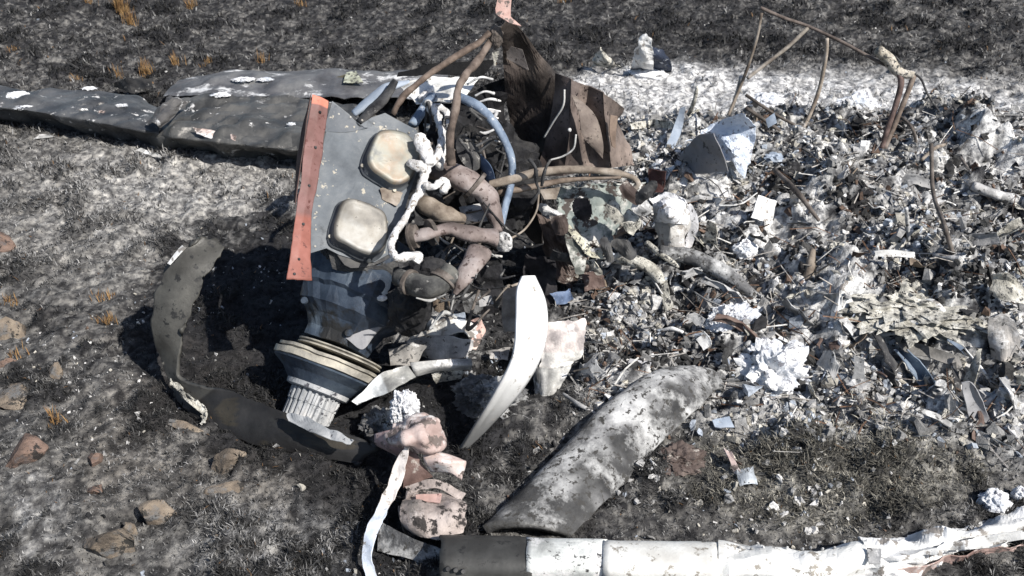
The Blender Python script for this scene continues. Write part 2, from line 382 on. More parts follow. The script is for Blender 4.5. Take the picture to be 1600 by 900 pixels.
# what lies on the ground where: fresh char and painted shade, grey ash, white ash, bare soil
a1 = fb2(X, Y, 1.3, 3, 30); a2 = fb2(X, Y, 7, 5, 31, .65); a3 = fb2(X, Y, 30, 4, 32, .7)
def blob(cx, cy, rx, ry, soft=.4):
    d = np.sqrt(((PX-cx)/rx)**2 + ((PY-cy)/ry)**2) + a2*.35 + a1*.2
    return sstep(1+soft, 1-soft, d)
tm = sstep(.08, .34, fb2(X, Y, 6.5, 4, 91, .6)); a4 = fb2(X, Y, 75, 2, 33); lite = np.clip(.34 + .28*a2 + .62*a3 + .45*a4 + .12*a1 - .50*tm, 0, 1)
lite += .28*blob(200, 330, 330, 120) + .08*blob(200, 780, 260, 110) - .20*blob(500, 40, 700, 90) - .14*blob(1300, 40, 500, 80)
lite -= 1.1*blob(430, 540, 190, 190) + 1.1*blob(545, 800, 75, 120) + 1.0*blob(700, 640, 95, 70) + .5*blob(800, 470, 90, 90)  # char round the engine, with cast shadows darkened into the ground colour
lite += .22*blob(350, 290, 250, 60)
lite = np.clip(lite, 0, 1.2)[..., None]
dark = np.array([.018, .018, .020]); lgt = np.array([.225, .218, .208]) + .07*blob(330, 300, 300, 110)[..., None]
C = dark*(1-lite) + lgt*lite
brown = (np.clip(fb2(X, Y, 2.1, 4, 40)*1.6 - .25, 0, 1)*(.15 + .65*blob(150, 720, 400, 230)))[..., None]
C = C*(1-.5*brown) + np.array([.13, .105, .08])*.5*brown*(.3+lite)
olive = blob(1300, 740, 230, 100)[..., None]; C = C*(1-.6*olive) + (np.array([.19, .184, .168])*(.3+1.8*lite))*.6*olive
wa = np.clip(blob(1180, 165, 330, 55) + blob(1540, 215, 170, 80) + .9*blob(1020, 150, 130, 45) + .8*blob(1350, 200, 220, 60), 0, 1)
wa = (wa*np.clip(.78 + .8*a3 + .5*a2, 0, 1))[..., None]
C = C*(1-wa) + np.array([.52, .52, .525])*wa
hc = (hm*np.clip(.42 + 1.2*a3 + .9*a2 - 1.2*fb2(X, Y, 4.2, 3, 93), 0, 1))[..., None]
C = C*(1-hm[..., None]*.9) + hm[..., None]*.9*np.array([.03, .03, .033])
C = C*(1-hc) + np.array([.58, .58, .578])*hc
ws = ((.7*blob(1230, 600, 130, 60, .5) + .5*blob(690, 520, 80, 50) + .45*blob(60, 830, 40, 60)  + .3*blob(420, 850, 120, 70)+.5*blob(970,560,120,90))*np.clip(.4+1.6*a3, 0, 1))[..., None]
ws = np.clip(ws, 0, 1); C = C*(1-ws) + np.array([.50, .50, .50])*ws
nr, nc = X.shape
idx = np.arange(nr*nc).reshape(nr, nc)
Fq = np.stack([idx[:-1, :-1], idx[:-1, 1:], idx[1:, 1:], idx[1:, :-1]], -1).reshape(-1, 4)
def fast(name, Vs, Fs, m, col, smooth=False, origin=(0, 0, 0)):
    Vs = np.asarray(Vs, np.float32) - np.array(origin, np.float32); Fs = np.asarray(Fs, np.int32); k = Fs.shape[1]
    me = bpy.data.meshes.new(name); me.vertices.add(len(Vs)); me.vertices.foreach_set('co', Vs.ravel())
    me.loops.add(Fs.size); me.loops.foreach_set('vertex_index', Fs.ravel())
    me.polygons.add(len(Fs)); me.polygons.foreach_set('loop_start', np.arange(0, Fs.size, k, dtype=np.int32)); me.update(calc_edges=True); me.validate()
    me.polygons.foreach_set('use_smooth', np.full(len(Fs), smooth))
    ca = me.color_attributes.new('Col', 'FLOAT_COLOR', 'POINT'); ca.data.foreach_set('color', np.concatenate([col, np.ones((len(Vs), 1))], 1).astype(np.float32).ravel())
    me.materials.append(M[m]); o = bpy.data.objects.new(name, me); COL.objects.link(o); o.location = origin; return o
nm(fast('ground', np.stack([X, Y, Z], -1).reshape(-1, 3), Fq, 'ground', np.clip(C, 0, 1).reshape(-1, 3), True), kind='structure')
from functools import lru_cache
gxi, gyi = gx, gy
def gz(x, y):
    """height of the finished ground sheet"""
    i = np.clip(np.searchsorted(gx, x)-1, 0, len(gx)-2); j = np.clip(np.searchsorted(gy, y)-1, 0, len(gy)-2)
    fx = (x-gx[i])/(gx[i+1]-gx[i]); fy = (y-gy[j])/(gy[j+1]-gy[j])
    return (Z[j, i]*(1-fx)+Z[j, i+1]*fx)*(1-fy) + (Z[j+1, i]*(1-fx)+Z[j+1, i+1]*fx)*fy
def gcol(x, y):
    i = np.clip(np.searchsorted(gx, x), 0, len(gx)-1); j = np.clip(np.searchsorted(gy, y), 0, len(gy)-1); return C[j, i]

# ---- burnt grass stubble and fallen stems (nobody could count it)
def sample_view(n, top=-60, bot=960):
    px = RS.uniform(-90, 1690, n); py = RS.uniform(top, bot, n)
    r_z = -sp + (450-py)/FPX*cp; t = -CH/r_z
    return (px-800)/FPX*t, (cp + (450-py)/FPX*sp)*t, px, py
def stubble(n):
    x, y, px, py = sample_view(n)
    d = .25 + .8*sstep(.0, .35, fb2(x, y, 6.5, 4, 91, .6)) + .3*fb2(x, y, 1.5, 2, 77)
    h = heap_mask(x, y); x2, y2 = x, y
    ol = sstep(1.3, .7, np.sqrt(((px-1300)/240)**2 + ((py-745)/95)**2))
    inash = sstep(1.2, .8, np.sqrt(((px-1250)/400)**2 + ((py-165)/60)**2))
    k = RS.uniform(size=n) < np.clip(d + ol*.6, .15, 1)*(1-.9*h)*(1-.8*inash)
    x, y, d, ol, px, py = x[k], y[k], d[k], ol[k], px[k], py[k]; n = len(x)
    z = gz(x, y) - .002
    L = RS.uniform(.008, .030, n)*(.6 + .8*np.clip(d, 0, 1))*(1 + .5*ol)*np.clip(y/3.0, .75, 1.6); wd = RS.uniform(.0008, .0019, n)*np.clip(y/2.6, .8, 2.2)
    az = RS.uniform(0, 2*math.pi, n); tilt = RS.uniform(.15, 1.45, n)
    dx, dy, dz = np.cos(az)*np.sin(tilt), np.sin(az)*np.sin(tilt), np.cos(tilt)*.9
    sx, sy = -np.sin(az), np.cos(az); bx = RS.uniform(-.35, .35, n); by = RS.uniform(-.35, .35, n)
    B = np.stack([x, y, z], -1); S = np.stack([sx*wd, sy*wd, 0*wd], -1)
    Mi = B + np.stack([dx, dy, dz], -1)*(L*.55)[:, None]; T = B + np.stack([dx+bx*.6, dy+by*.6, dz*.75], -1)*L[:, None]
    T[:, 2] = np.maximum(T[:, 2], z+.003)
    Vs = np.stack([B-S, B+S, Mi+S*.8, Mi-S*.8, T], 1).reshape(-1, 3)
    o = np.arange(n)*5
    Fs = np.concatenate([np.stack([o, o+1, o+2], -1), np.stack([o, o+2, o+3], -1), np.stack([o+3, o+2, o+4], -1)])
    g = gcol(x, y).mean(1)
    u = RS.uniform(size=n); b = np.where(u < .58, RS.uniform(.008, .035, n), RS.uniform(.10, .36, n)*(.5+2.2*g))
    b = b*np.clip(g/.07, .2, 1); b = np.clip(b + .35*g*(u > .3) + ol*RS.uniform(0, .10, n), 0, .5)  # stems on the painted shade darken along with the ground
    c = np.stack([b*1.0, b*.985, b*.965], -1)
    c[ol > .4] *= np.array([1.03, .99, .86])
    br = RS.uniform(size=n) < .006; c[br] = np.array([.15, .09, .045])
    nm(fast('burnt_grass', Vs, Fs, 'char', np.repeat(c, 5, 0)), 'charred grass stubble and grey fallen stems over the whole ground', 'burnt grass', kind='stuff')
stubble(520000)

# ---- small crumbs, flakes and chips of the heap: nobody could count them
def crumbs(name, n, label, cat, maskf, smin, smax, pal, wts, lift=.02, pw=2.2, flat=(.12, .7), zoff=0):
    x, y, px, py = sample_view(n)
    k = RS.uniform(size=n) < maskf(x, y, px, py); x, y = x[k], y[k]; n = len(x)
    Vs = []; s = smin + (smax-smin)*RS.uniform(size=n)**pw
    ang = RS.uniform(0, 2*math.pi, (n, 1)) + np.linspace(0, 2*math.pi, 6, endpoint=False)[None, :]*1.0
    r = RS.uniform(.45, 1.15, (n, 6)); asp = RS.uniform(.25, 1, (n, 1))
    lx = r*np.cos(ang); ly = r*np.sin(ang)*asp; fl = RS.uniform(*flat, n)[:, None]
    bend = RS.uniform(-.5, .5, (n, 1))
    top = np.stack([lx, ly, fl/2 + bend*lx*lx + .12*RS.normal(size=(n, 6))], -1); bot = np.stack([lx*.9, ly*.9, -fl/2 + bend*lx*lx + .12*RS.normal(size=(n, 6))], -1)
    P = np.concatenate([top, bot], 1)*s[:, None, None]
    q = RS.normal(size=(n, 4)); q[:, 0] += 1.0; q /= np.linalg.norm(q, axis=1)[:, None]; w_, a, b, c = q.T
    Rm = np.stack([1-2*(b*b+c*c), 2*(a*b-c*w_), 2*(a*c+b*w_), 2*(a*b+c*w_), 1-2*(a*a+c*c), 2*(b*c-a*w_), 2*(a*c-b*w_), 2*(b*c+a*w_), 1-2*(a*a+b*b)], -1).reshape(n, 3, 3)
    P = np.einsum('nij,nkj->nki', Rm, P); z = gz(x, y) + s*RS.uniform(-.1, .45, n) + zoff
    P = P + np.stack([x, y, z], -1)[:, None, :]
    o = (np.arange(n)*12)[:, None]
    tris = []
    for i in range(1, 5): tris.append([0, i, i+1]); tris.append([6, 6+i+1, 6+i])
    for i in range(6): j = (i+1) % 6; tris += [[i, 6+i, 6+j], [i, 6+j, j]]
    tr = np.array(tris); Fs = (o[:, :, None] + tr[None]).reshape(-1, 3)
    pn = fb2(x, y, 5.5, 4, 90); q_ = np.clip(.42 + 1.0*pn + .55*fb2(x, y, 1.9, 2, 97), .02, .98); br_ = np.array(pal).mean(1); W_ = np.array(wts, float)[None]*np.exp(-((br_[None]-q_[:, None]*.62)/.17)**2) + .04*np.array(wts)[None]
    W_ = (W_/W_.sum(1, keepdims=True)).cumsum(1); ci = (RS.uniform(size=(n, 1)) > W_).sum(1).clip(0, len(pal)-1); c = np.array(pal)[ci]*RS.uniform(.7, 1.3, (n, 1))
    return nm(fast(name, P.reshape(-1, 3), Fs, 'frag', np.repeat(np.clip(c, 0, .86), 12, 0)), label, cat, kind='stuff')
PAL = [(.78, .78, .785), (.50, .50, .50), (.25, .25, .25), (.05, .05, .05), (.02, .02, .022), (.13, .09, .07), (.50, .48, .43), (.34, .38, .44)]
crumbs('ash_debris', 150000, 'loose ash flakes, cinders and broken bits piled over the burnt heap', 'debris', lambda x, y, px, py: heap_mask(x, y)*np.clip(.55 + 2.2*fb2(x, y, 4.2, 3, 93), .06, 1), .003, .019, PAL, [22, 20, 16, 14, 12, 3, 8, 6], flat=(.35, 1.0))
crumbs('coarse_debris', 1700, 'palm-sized grey and black shards tangled over the burnt heap', 'debris', lambda x, y, px, py: heap_mask(x, y)*.8, .012, .045, PAL, [16, 18, 16, 14, 8, 3, 6, 5], flat=(.06, .5), pw=1.8, zoff=.01)
crumbs('ash_clods', 9000, 'rounded clods of caked ash and char fused over the heap', 'debris', lambda x, y, px, py: heap_mask(x, y)*np.clip(.3 + 2*fb2(x, y, 4.8, 3, 95), .04, 1), .007, .030, PAL, [26, 20, 14, 12, 8, 1, 6, 6], flat=(.7, 1.2), pw=2.6)
def nearheap(x, y, px, py):
    return np.clip(1.0*np.exp(-((px-1150)/330)**2 - ((py-720)/150)**2) + .9*np.exp(-((px-930)/160)**2 - ((py-560)/90)**2) + 1.6*np.exp(-((px-725)/110)**2-((py-520)/80)**2) + .25*np.exp(-((px-1250)/420)**2 - ((py-150)/50)**2) + .02, 0, 1)*(.35 + .65*(fb2(x, y, 6, 3, 61) > 0))
crumbs('scattered_flakes', 17000, 'scattered pale flakes and cinders on the burnt grass around the wreck', 'debris', nearheap, .002, .016, PAL, [16, 18, 14, 14, 14, 4, 8, 6])
crumbs('ground_specks', 16000, 'tiny white ash specks and black crumbs strewn across the burnt ground', 'debris', lambda x, y, px, py: .5*(fb2(x, y, 3, 3, 62) > .05), .0015, .009, PAL, [14, 12, 10, 16, 16, 3, 4, 4])
def sticks(name, n, label, maskf, l0, l1, r0, r1, pal):
    x, y, px, py = sample_view(n); k = RS.uniform(size=n) < maskf(x, y, px, py); x, y = x[k], y[k]; n = len(x)
    z = gz(x, y) + RS.uniform(.0, .02, n); L = RS.uniform(l0, l1, n); az = RS.uniform(0, 2*math.pi, n); el = RS.normal(0, .35, n); r = RS.uniform(r0, r1, n)
    d = np.stack([np.cos(az)*np.cos(el), np.sin(az)*np.cos(el), np.sin(el)], -1); u = np.stack([-np.sin(az), np.cos(az), 0*az], -1); v = np.cross(d, u)
    c0 = np.stack([x, y, z], -1); b = RS.normal(0, .12, (n, 3))*L[:, None]; Pm = c0 + b*.6
    rings = []
    for cc in (c0 - d*L[:, None]/2, Pm, c0 + d*L[:, None]/2):
        for a in (0, 2.1, 4.2): rings.append(cc + (u*math.cos(a) + v*math.sin(a))*r[:, None])
    P = np.stack(rings, 1); tr = []
    for i in (0, 3):
        for j in range(3): k2 = (j+1) % 3; tr += [[i+j, i+k2, i+3+k2], [i+j, i+3+k2, i+3+j]]
    tr += [[2, 1, 0], [6, 7, 8]]; Fs = ((np.arange(n)*9)[:, None, None] + np.array(tr)[None]).reshape(-1, 3)
    c = np.array(pal)[RS.choice(len(pal), n)]*RS.uniform(.6, 1.3, (n, 1))
    return nm(fast(name, P.reshape(-1, 3), Fs, 'frag', np.repeat(c, 9, 0)), label, 'debris', kind='stuff')
sticks('burnt_wire_scatter', 6500, 'tangle of thin burnt wires and slivers over the heap', lambda x, y, px, py: heap_mask(x, y), .02, .16, .0008, .0026, [(.05, .045, .04), (.16, .10, .07), (.35, .33, .31), (.6, .59, .57)])

# ================================================================ ENGINE
A0 = G(562, 357, .48); NB = V3((.38, -.58, .72)).normalized()
def PL(px, py, off=0.0):
    r = ray(px, py); c = V3((0, 0, CH)); q = A0 + NB*off
    t = (q-c).dot(NB)/r.dot(NB); return c + r*t
axm = G(560, 455, .27); axf = G(512, 572, .125); AX = (axf-axm).normalized()       # nose of the shaft, dug in
eng = root('aircraft_engine', G(540, 560, 0), 'burnt aircraft engine lying nose down with two rounded valve covers on its grey baffle', 'engine')
# crankcase
cc = [(-.16, .08), (-.15, .12), (-.06, .135), (-.04, .145), (.02, .145), (.03, .135), (.07, .13), (.10, .10), (.13, .085), (.16, .08)]
pc0, pc1 = axm, axm + AX
lathe('crankcase', pc0, pc1, cc, 'crank', eng, 40, sq=.35, noise=.010)
for i, (px, py, r) in enumerate([(492, 462, .012), (505, 497, .012), (520, 430, .011), (545, 520, .012), (476, 470, .010), (580, 505, .011)]):
    p = G(px, py, .30 if py < 480 else .24); lathe('case_bolt', p + V3((0, .02, -.01)), p + V3((0, -.012, .008)), [(0, r), (.8, r), (1, r*.7)], 'crank', eng, 12)
o = sheet('lit_case_patch', [[G(535, 498, .25), G(565, 505, .25), G(610, 500, .25)], [G(540, 528, .23), G(567, 545, .22), G(590, 520, .22)]], 'pgrey', eng, 6, .003)  # sunlit patch of the crankcase, painted as a grey sheet
# cylinders with fins behind the covers
def barrel(px, py, h0, L, r):
    c = PL(px, py, h0); prof = []
    n = 15
    for i in range(n):
        t = i/n; prof += [(t, r), (t+.35/n, r), (t+.36/n, r*.80), (t+.98/n, r*.80)]
    o = lathe('cylinder', c, c - NB*L, prof, 'soot', eng, 36, sq=.45); return o
barrel(566, 366, -.004, .20, .088); barrel(612, 256, -.004, .24, .088); barrel(650, 310, -.10, .16, .08)
barrel(585, 425, -.06, .12, .07)
# sheet baffle
ol = [(519, 158), (545, 178), (562, 196), (580, 184), (602, 176), (626, 190), (651, 203), (656, 228), (655, 262), (640, 300), (628, 345), (610, 396), (585, 410), (560, 407), (530, 398), (510, 388), (478, 398), (484, 350), (492, 300), (502, 240), (512, 195)]
bf = plate('baffle', [PL(x, y, 0) for x, y in ol], NB, .004, 'baffle', eng, bend=.006)
def rpoly(pts, n=48): return [V3(p) for p in catmull(pts, n, True)]
def cover(pts, h, m, name='valve_cover'):
    top = rpoly([PL(x, y, h) for x, y in pts]); c = sum(top, V3())/len(top)
    lay = [(-h+.002, 1.10), (-h+.010, 1.10), (-h+.011, 1.02), (-h*.35, 1.02), (-h*.12, .995), (0, .955), (.003, .91), (.004, .86), (.004, .80), (.0015, .74), (.0018, .62), (.002, .5), (.002, .35), (.002, .18)]
    def build(nm_, L, m_, par, cap):
        Vs, Fs = [], []; k = len(top)
        for d, s in L:
            for p in top: Vs.append(c + (p-c)*s + NB*d)
        for i in range(len(L)-1):
            for j in range(k):
                l = (j+1) % k; Fs.append((i*k+j, i*k+l, (i+1)*k+l, (i+1)*k+j))
        Vs.append(c + NB*(L[-1][0]+.0)); e = (len(L)-1)*k
        if cap:
            for j in range(k): Fs.append((e+j, e+(j+1) % k, len(Vs)-1))
        A = np.array([list(v) for v in Vs]); A = A + .0045*np.stack([fbm(A, 14, 3, 3)]*3, -1)
        f_ = np.concatenate([np.full(k, {0: .35, 1: .45, 2: .8}.get(i, 1.0)) for i in range(len(L))] + [[1.0]]) if cap else np.ones(len(A)); f_ = f_*(1 - .45*np.clip(fbm(A, 18, 3, 6)*2, 0, 1))
        return mk(nm_, A, Fs, m_, par, smooth=True, col=np.stack([f_]*3, -1))
    cv = build(name, lay[4:], m, eng, True); build('cover_flange', lay[:5], 'rim', cv, False)
    for j in (3, 14, 26, 38):
        p = c + (top[j]-c)*1.06 + NB*(-h+.01); lathe('cover_screw', p, p + NB*.007, [(0, .006), (1, .005)], 'ringm', cv, 8)
    return cv
cover([(594, 203), (618, 202), (640, 210), (655, 232), (655, 255), (640, 280), (620, 288), (600, 278), (578, 262), (573, 246), (582, 222)], .045, 'cover')
cover([(537, 312), (556, 309), (585, 321), (602, 333), (607, 352), (603, 382), (590, 396), (570, 398), (545, 384), (525, 372), (523, 352), (529, 330)], .045, 'coverb')
for k_ in range(4):
    for pts_, hh in (([(537, 312), (556, 309), (585, 321), (602, 333), (607, 352), (603, 382), (590, 396), (570, 398), (545, 384), (525, 372), (523, 352), (529, 330)], -.012 - .010*k_),):
        P_ = rpoly([PL(x, y, hh) for x, y in pts_], 32); c_ = sum(P_, V3())/32
        plate('head_fin', [c_ + (q-c_)*1.17 for q in P_], NB, .0028, 'ringm', eng)
for i in range(15):
    t_ = i/14; q = PL(520 + 128*t_, 176 + 34*t_, .001) if i % 2 else PL(497 - 8*t_ + 3, 200 + 185*t_, .001)
    lathe('baffle_rivet', q, q + NB*.003, [(0, .0035), (.6, .0032), (1, .0015)], 'coverb', eng, 8)
sheet('baffle_lap', [[PL(519, 160, .004), PL(540, 175, .005), PL(562, 197, .004)], [PL(505, 205, .003), PL(540, 206, .004), PL(575, 200, .003)]], 'baffle', eng, 7, .003, colf=lambda u, v, p: (.8, .8, .82))
# tan gasket patch between the covers, black rocker gap
sheet('gasket', [[PL(590, 292, .008), PL(632, 300, .012)], [PL(596, 312, .008), PL(622, 325, .012)]], 'rusttan', eng, 6, .004, rag=.01)
# folded red strip on the baffle's edge: face and dark flange
def redc(u, v, p): return (2.9, 2.0, 1.6) if u < .15 else ((1.0, 1.0, 1.05) if u < .62 else (1.3, .95, .85))
strip = sheet('baffle_seal', [[PL(487, 146, .03), PL(500, 149, .03), PL(515, 157, .015)], [PL(484, 168, .03), PL(498, 170, .03), PL(513, 176, .015)], [PL(474, 240, .03), PL(489, 241, .03), PL(504, 243, .012)], [PL(462, 330, .028), PL(475, 331, .028), PL(488, 334, .012)], [PL(452, 405, .026), PL(464, 405, .026), PL(484, 404, .012)], [PL(447, 437, .026), PL(464, 438, .026), PL(487, 440, .012)]], 'orange', eng, 8, .007, 9, colf=redc, linear=True, sharpcr=False, rag=.004)
for (x_, y_) in ((500, 175), (493, 230), (483, 290), (474, 350), (467, 405), (460, 428)): q = PL(x_, y_, .030); lathe('seal_rivet', q - NB*.006, q + NB*.003, [(0, .0045), (.7, .004), (1, .002)], 'soot', strip, 8)
sheet('seal_flange', [[PL(487, 146, .03), PL(484, 165, -.02)], [PL(482, 175, .03), PL(472, 205, -.02)], [PL(474, 240, .03), PL(466, 245, -.02)], [PL(463, 320, .028), PL(460, 315, -.02)]], 'brown', strip, 4, .002, linear=True, colf=lambda u, v, p: (.6, .45, .45))
# dark casting below the second cover
sheet('lower_baffle', [[PL(512, 390, -.01), PL(545, 404, -.01), PL(590, 414, -.01), PL(625, 405, 0), PL(650, 415, 0)], [PL(520, 418, -.05), PL(560, 432, -.05), PL(590, 452, -.05), PL(640, 455, -.03), PL(660, 462, -.02)]], 'soot', eng, 7, .012)
sheet('torn_bracket', [[PL(622, 412, .02), PL(640, 408, .02)], [PL(628, 430, .02), PL(650, 425, .02)], [PL(645, 455, .01), PL(662, 465, .01)]], 'soot', eng, 6, .006, rag=.006)
for (px, py) in ((597, 466), (560, 445), (571, 421)):
    lump('case_boss', G(px, py, .33), (.014, .010, .008), 'alu', px, .3, sub=3, parent=eng)
# ring gear and hub: lit rims over a dark cone
c0 = axf
lathe('ring_gear', c0 - AX*.020, c0 + AX*.012, [(0, .115), (0, .142), (.25, .142), (.25, .135), (.45, .135), (.45, .150), (.95, .150), (1, .145), (1, .05)], 'ringm', eng, 96, ribs=0, noise=.003)
lathe('pulley_rim', c0 - AX*.042 + V3((.02, 0, 0)), c0 - AX*.026 + V3((.02, 0, 0)), [(0, .09), (.1, .118), (.3, .118), (.5, .108), (.7, .118), (.9, .118), (1, .09)], 'ringm', eng, 72)
lathe('hub_cone', c0 + AX*.013, c0 + AX*.062, [(0, .146), (.1, .144), (.5, .112), (1, .088)], 'crank', eng, 48)
lathe('hub_collar', c0 + AX*.060, c0 + AX*.078, [(0, .082), (.1, .088), (.8, .086), (1, .076)], 'fins', eng, 48)
hb = lathe('ribbed_hub', c0 + AX*.079, c0 + AX*.19, [(0, .070), (.3, .069), (.31, .066), (1, .066)], 'fins', eng, 144, ribs=24, ribd=.12, noise=.002)
sheet('hub_skirt', [[G(444, 641, .125), G(480, 650, .13), G(520, 670, .125), G(556, 688, .12)], [G(448, 658, .115), G(482, 673, .12), G(515, 687, .115), G(548, 696, .11)]], 'fins', eng, 9, .008, rag=.008)
# exhaust and intake pipes (in front of the dark bay)
def ez(px, py, z): return G(px, py, z)
tube('exhaust_pipe', [ez(655, 268, .50), ez(682, 268, .52), ez(712, 275, .52), ez(742, 290, .50), ez(764, 312, .46), ez(776, 345, .42), ez(778, 362, .40)], [.036, .038, .044, .044, .036, .024, .016], 'pipe', eng, noise=.25, nf=14, flat=.8, seg=18)
tube('exhaust_pipe', [ez(636, 372, .46), ez(665, 366, .47), ez(700, 358, .47), ez(735, 364, .46), ez(776, 372, .44)], [.026, .030, .028, .036, .040], 'pipe', eng, noise=.22, nf=16, flat=.55, seg=18, hollow=True)
tube('exhaust_pipe', [ez(752, 392, .44), ez(738, 415, .43), ez(722, 440, .41), ez(710, 460, .38)], [.036, .034, .024, .008], 'pipe', eng, noise=.2, nf=16, flat=.6, seg=16)
tube('intake_pipe', [ez(646, 312, .44), ez(668, 322, .44), ez(700, 338, .42), ez(724, 344, .40)], [.020, .026, .026, .018], 'rusttan', eng, noise=.15, seg=16)
tube('intake_pipe', [ez(622, 432, .44), ez(655, 446, .44), ez(688, 442, .44), ez(704, 420, .46)], [.026, .030, .028, .026], 'soot', eng, noise=.15, seg=16, colf=lambda t, p: (1.4, 1.4, 1.3))
tube('intake_pipe', [ez(662, 276, .42), ez(660, 300, .42), ez(668, 326, .40)], [.022, .024, .022], 'rim', eng, seg=14)
lump('exhaust_flange', ez(787, 378, .42), (.022, .018, .03), 'grey', 5, .3, sub=4, parent=eng)
sheet('heat_shield', [[ez(716, 325, .40), ez(752, 318, .40)], [ez(722, 345, .38), ez(764, 345, .40)]], 'grey', eng, 6, .006, rag=.006)
# melted white ignition leads
def lead(pts, r): return tube('ignition_lead', [ez(*p) for p in pts], r, 'rope', eng, n=len(pts)*9, noise=.3, nf=70, seg=12, kink=.004)
lead([(668, 160, .66), (684, 185, .64), (690, 215, .62), (682, 245, .60), (664, 262, .59), (660, 290, .56), (648, 315, .54), (632, 342, .53), (618, 365, .53), (612, 388, .52), (620, 404, .52), (640, 400, .51), (652, 402, .50), (648, 411, .49)], [.014, .013, .012, .013, .014, .011, .010, .010, .011, .011, .011, .010])
lead([(664, 290, .57), (678, 294, .57), (690, 284, .57), (697, 290, .56), (692, 302, .55)], [.011, .010, .011, .010])
lead([(655, 212, .66), (664, 235, .63), (672, 258, .60)], [.016, .020, .016])
lead([(672, 172, .62), (690, 168, .62), (702, 185, .60), (700, 215, .58), (690, 240, .57), (684, 262, .56)], [.013, .012, .012, .011, .012])
lead([(655, 155, .60), (676, 140, .60), (700, 142, .58), (720, 158, .55)], [.014, .013, .011, .010])
lead([(640, 255, .60), (655, 262, .60), (668, 268, .58)], [.013, .016, .013])
tube('blue_conduit', [ez(675, 150, .62), ez(662, 170, .62), ez(645, 195, .60)], [.016, .016, .016], 'blue', eng, flat=.7)
sheet('round_cap', [[G(664, 172, .52), G(680, 170, .52), G(690, 180, .52)], [G(662, 195, .50), G(680, 200, .51), G(690, 210, .50)], [G(670, 210, .48), G(682, 214, .48), G(688, 212, .48)]], 'alu', eng, 5, .002)

# accessory bay behind: dark block, boxes, hoses
lump('accessory_case', YP(745, 285, 2.74) , (.19, .12, .22), 'black', 11, .35, 4, sub=5, parent=eng)
lump('starter_shade_lump', G(672, 432, .40), (.060, .05, .05), 'black', 12, .3, 4, sub=4, parent=eng)  # black lump brought towards the sun to shade the crankcase
lump('pump_shade_lump', G(640, 480, .30), (.055, .06, .08), 'black', 13, .3, 4, sub=4, parent=eng)  # black lump added beside the crankcase to keep sun off it
lathe('magneto', YP(712, 250, 2.62), YP(740, 235, 2.60), [(0, .05), (.3, .055), (.35, .045), (.7, .045), (.72, .055), (1, .03)], 'soot', eng, 24)
for i in range(26):
    px, py = RS.uniform(668, 800), RS.uniform(170, 300); p = YP(px, py, RS.uniform(2.45, 2.68)); q = p + V3(tuple(RS.normal(0, .028, 3)))
    r = p + V3(tuple(RS.normal(0, .035, 3)))
    tube('burnt_line', [p, q, r], [.004, .006, .003], ['soot', 'grey', 'soot', 'soot', 'rust'][i % 5], eng, noise=.3, seg=7)
for i in range(20):
    px, py = RS.uniform(580, 800), RS.uniform(395, 500); z = RS.uniform(.15, .32); p = G(px, py, z)
    q = p + V3(tuple(RS.normal(0, .04, 3))); r = q + V3(tuple(RS.normal(0, .04, 3)))
    tube('burnt_line', [p, q, r], [.004, .007, .004], ['soot', 'soot', 'alu', 'rust'][i % 4], eng, noise=.3, seg=7)

for i in range(46):
    px, py = RS.uniform(615, 800), RS.uniform(285, 470)
    if px < 650 and py < 400: px += 60
    z = RS.uniform(.30, .45); p_ = G(px, py, z); az = RS.uniform(0, 6.28)
    d_ = V3((math.cos(az), math.sin(az), RS.normal(0, .5)))*RS.uniform(.02, .07)
    tube('burnt_line', [p_ - d_, p_ + V3(tuple(RS.normal(0, .01, 3))), p_ + d_], [.002, .0035, .002], ['soot', 'alu', 'rust', 'soot', 'rusttan'][i % 5], eng, noise=.3, seg=6, colf=lambda t, p: (.7, .7, .7))
for i in range(18):
    px, py = RS.uniform(630, 790), RS.uniform(290, 480); p_ = G(px, py, RS.uniform(.26, .40)); u_ = V3(tuple(RS.normal(0, 1, 3))).normalized(); w_ = u_.orthogonal().normalized(); s_ = RS.uniform(.012, .030)
    sheet('broken_bracket', [[p_ - u_*s_ - w_*s_*.6, p_ - u_*s_ + w_*s_*.6], [p_ - w_*s_*.7 + V3((0, 0, .004)), p_ + w_*s_*.6], [p_ + u_*s_ - w_*s_*.4, p_ + u_*s_ + w_*s_*.6]], ['soot', 'soot', 'grey', 'brown'][i % 4], eng, 4, .005, rag=.005, colf=lambda u, v, p: (.7, .7, .7))
for c_, a_, r_ in ((ez(640, 371, .46), ez(652, 369, .465), .034), (ez(657, 268, .50), ez(668, 267, .505), .046), (ez(690, 440, .44), ez(697, 430, .45), .033), (ez(650, 313, .44), ez(656, 315, .44), .028)):
    lathe('pipe_flange', c_, a_, [(0, r_*.8), (.05, r_), (.35, r_), (.4, r_*.86), (1, r_*.84)], 'rust', eng, 20, sq=.2, noise=.003)

